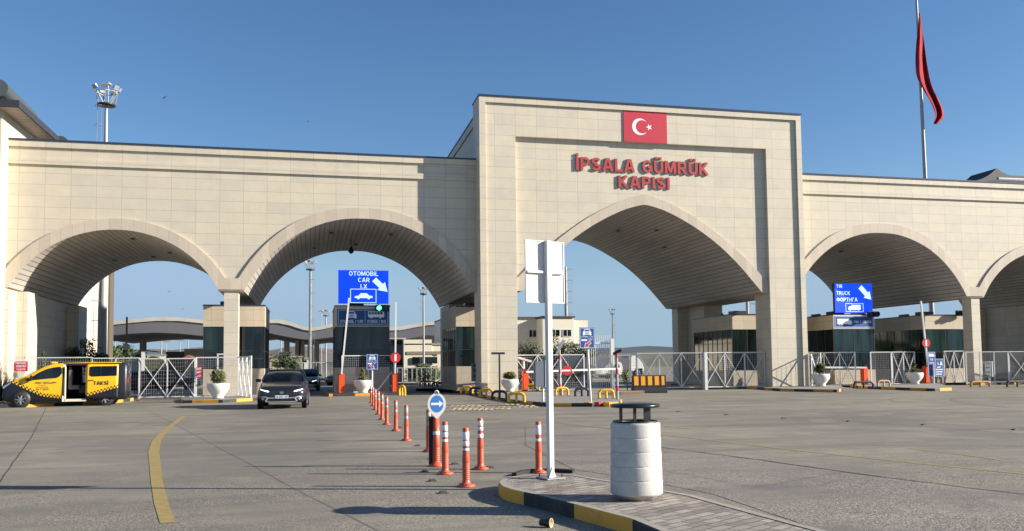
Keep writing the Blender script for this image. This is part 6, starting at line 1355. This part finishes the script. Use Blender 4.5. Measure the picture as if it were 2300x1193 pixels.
# tent roof top right
Y = 62; a, pk, c = at(2185, 410, Y), at(2239, 378, Y), at(2420, 402, Y)
t = thing('tent_roof', 'dark pointed tent like metal roof above the far right wall', 'roof', (pk.x, Y, 13))
prf = [(2185, 408), (2205, 402), (2217, 396), (2228, 388), (2239, 378), (2250, 386), (2262, 392), (2270, 394), (2300, 395), (2420, 399)]
P = [(at(px, py, Y).x, at(px, py, Y).z) for px, py in prf]; b = MB(); b.prism(P+[(P[-1][0], 12.8), (P[0][0], 12.8)], Y, Y+3); b.build('roof', m_fascia, t)
b = MB(); q1, q2 = at(2241, 401, Y-.3), at(2420, 403, Y-.3); b.tube(q1, (q2.x, Y-.3, q1.z), .13, 14); b.build('roof_tube', m_chrome, t)
# hills
def hills(name, label, px0, px1, crest, Y, mat, seed, zf=0):
    R = random.Random(seed); b = MB(); n = 60; rows = 9; vs = []
    for j in range(rows):
        v = j/(rows-1)
        for i in range(n+1):
            px = px0+(px1-px0)*i/n; cr = lerp(crest, px); a = at(px, cr, Y); zt_ = a.z; f = math.sin(v*PI/2)
            vs.append((a.x, Y-(1-v)*Y*.35, zf-2+(zt_+2)*f+R.uniform(-1, 1)*Y*.0009*f))
    b.add(vs, [(j*(n+1)+i, j*(n+1)+i+1, (j+1)*(n+1)+i+1, (j+1)*(n+1)+i) for j in range(rows-1) for i in range(n)], smooth=True); return struct(b.build(name, mat))
def hillmat(name, c1, c2, sc):
    m, t, p = new_mat(name); g = N(t, 'ShaderNodeNewGeometry').outputs['Position']; n = noise(t, g, sc, 7, .65); n2 = noise(t, g, sc*.3, 4)
    c = mixc(t, ramp(t, n, .42, .58), c1, c2); c = mixc(t, ramp(t, n2, .5, .6), c, tuple(v*.8 for v in c2)); t.links.new(c, p.inputs['Base Color']); p.inputs['Roughness'].default_value = 1; return m
m_h1 = hillmat('hill_scrub', (.06, .075, .075), (.20, .15, .115), .03); m_h2 = hillmat('hill_far', (.035, .055, .075), (.07, .085, .095), .01)
hills('hills', '', -100, 1500, [(-100, 800), (300, 789), (360, 785), (400, 788), (460, 783), (520, 785), (600, 790), (640, 783), (680, 779), (720, 783), (760, 788), (900, 795), (1500, 800)], 900, m_h1, 1)
hills('hills', '', 1100, 2600, [(1100, 784), (1330, 784), (1380, 783), (1420, 779), (1450, 781), (1490, 783), (1560, 786), (1800, 788), (2600, 790)], 1500, m_h2, 2)
hills('hills', '', 1100, 2600, [(1100, 803), (1390, 795), (1420, 790), (1500, 792), (1800, 797), (2600, 800)], 900, hillmat('hill_fields', (.16, .13, .09), (.12, .13, .08), .02), 3)
# ------------------------------------------------------------------ trees and plants
def tree(label, px, Y, zc, rx, rz_, n, leaf, seed, mats=None, name='tree', trunk=.12, clumps=12, ry=None):
    x = at(px, 840, Y).x; t = thing(name, label, 'tree' if name != 'shrub' else 'shrub', (x, Y, 0))
    b = MB(); b.tube((0, 0, 0), (0, 0, zc), trunk, 8, trunk*.5); R = random.Random(seed)
    for k in range(5): a = R.uniform(0, 6.28); b.tube((0, 0, zc*.6), (math.cos(a)*rx*.6, math.sin(a)*rx*.6, zc+R.uniform(-.2, .5)*rz_), trunk*.45, 6, trunk*.15)
    b.build('trunk', m_trunk, t, local=True)
    b = MB(); foliage(b, (0, 0, zc), rx, ry or rx, rz_, n, leaf, seed, clumps); b.build('crown', mats or [m_leafd, m_leaf, m_leafd], t, local=True); return t
tree('dark bushy tree against the bright wall behind the taxi roof', 196, 61.5, 2.5, 1.5, 1.25, 2600, .16, 11); tree('lower dark bush right of the mast foot in the left arch', 232, 60, 2.2, 1.0, 1.0, 1600, .16, 12)
tree('distant dark tree clump above the left mesh fence', 268, 105, 3.4, 2.0, 1.4, 1000, .35, 13)
tree('bush growing before the beige wall above the SUV roof', 643, 82, 2.3, 1.6, 1.1, 1400, .22, 14)
tree('leafy tree in the shade left before the cream two storey office', 1185, 78.5, 2.7, 2.3, 1.35, 1500, .24, 15); tree('tree with upright branches right of the white sign post', 1248, 78, 2.9, 1.5, 2.2, 900, .22, 16, clumps=9)
tree('leafy tree behind the raised camera left of the blue lane sign', 1292, 79, 3.0, 2.5, 1.25, 1400, .24, 17)
tree('palm like shrub bed before the cream office block', 950, 78.2, 1.1, 2.0, .9, 1200, .28, 18); tree('shrub right of the mast at the cream office block', 975, 78.4, 1.0, 1.3, .8, 800, .28, 19)
# cypress
x = at(95, 840, 50.5).x; t = thing('cypress', 'slim cypress behind the fence above the taxi bonnet', 'tree', (x, 50.6, 0)); b = MB(); b.tube((0, 0, 0), (0, 0, 2.2), .05, 8, .02); b.build('trunk', m_trunk, t, local=True)
b = MB()
for k in range(9): foliage(b, (0, 0, .8+k*.22), .34*(1-k/10)+.05, .34*(1-k/10)+.05, .2, 170, .09, 40+k, 5)
b.build('crown', [m_leafd, m_leaf, m_leafd], t, local=True)
# spiky plant far left
g = at(14, 880, 45.6); t = thing('yucca_plant', 'large spiky purplish leaved plant at the far left edge beside the taxi', 'plant', (g.x-.3, g.y, .05)); b = MB(); R = random.Random(8)
for k in range(330):
    a = R.uniform(0, 2*PI); el = R.uniform(.25, 1.45); L = R.uniform(.9, 1.55); r0 = R.uniform(0, .35); o = Vector((math.cos(a)*r0*1.8, math.sin(a)*r0, .1+R.uniform(0, .3))); d = Vector((math.cos(a)*math.cos(el), math.sin(a)*math.cos(el), math.sin(el)))
    sdv = d.cross(Vector((0, 0, 1))).normalized()*.028; m1 = o+d*L*.55+Vector((0, 0, .04)); tip = o+d*L+Vector((0, 0, -.12*L)); b.cur = R.choice((0, 0, 1)); b.add([o-sdv, o+sdv, m1+sdv, m1-sdv], [(0, 1, 2, 3)]); b.add([m1-sdv, m1+sdv, tip], [(0, 1, 2)])
b.build('leaves', [m_spiky, simple('spiky_green', (.055, .065, .03), .6, 0, .3, 5)], t, local=True)
# birds
for i, (px, py, Y, s_) in enumerate([(370, 219, 55, .32), (692, 273, 80, .35), (381, 655, 120, .5), (412, 693, 120, .45)]):
    c = at(px, py, Y); t = thing('bird', ['dark and white bird flying high left of the sky centre', 'tiny bird flying above the second arch', 'tiny bird in the upper part of the left arch opening', 'tiny bird in the lower part of the left arch opening'][i], 'bird', c)
    b = MB(); b.lathe([(0, -.5*s_), (.07*s_, -.35*s_), (.10*s_, 0), (.05*s_, .35*s_), (.0, .5*s_)], (0, 0, 0), 8, 'y')
    b.add([(0, -.15*s_, .03), (0, .18*s_, .03), (.3*s_, .12*s_, .28*s_), (.62*s_, .0, .42*s_), (.3*s_, -.12*s_, .26*s_)], [(0, 1, 2, 3, 4)]); b.add([(0, -.15*s_, .03), (0, .18*s_, .03), (-.28*s_, .12*s_, -.12*s_), (-.45*s_, .0, -.38*s_), (-.28*s_, -.12*s_, -.12*s_)], [(0, 1, 2, 3, 4)]); b.build('body', m_black, t, local=True)
# gas cylinders / white drums seen through the central gate
for i, px in enumerate((1272, 1283, 1292, 1305)):
    a = at(px, 850, 72); b = MB(); b.lathe([(0, 1.0), (.42, 1.0), (.42, 2.2), (.3, 2.45), (0, 2.5)], (a.x, 72, 0), 14); b.box(a.x-.5, a.x+.5, 71.6, 72.4, .2, 1.0); o = b.build('white_tank', simple('tank_white', (.52, .50, .46), .6, 0, .2, 3)); tag(o, f'{ordn[i]} pale tank from the left behind the central arch gate', 'tank', 'pale tanks behind the central arch gate')
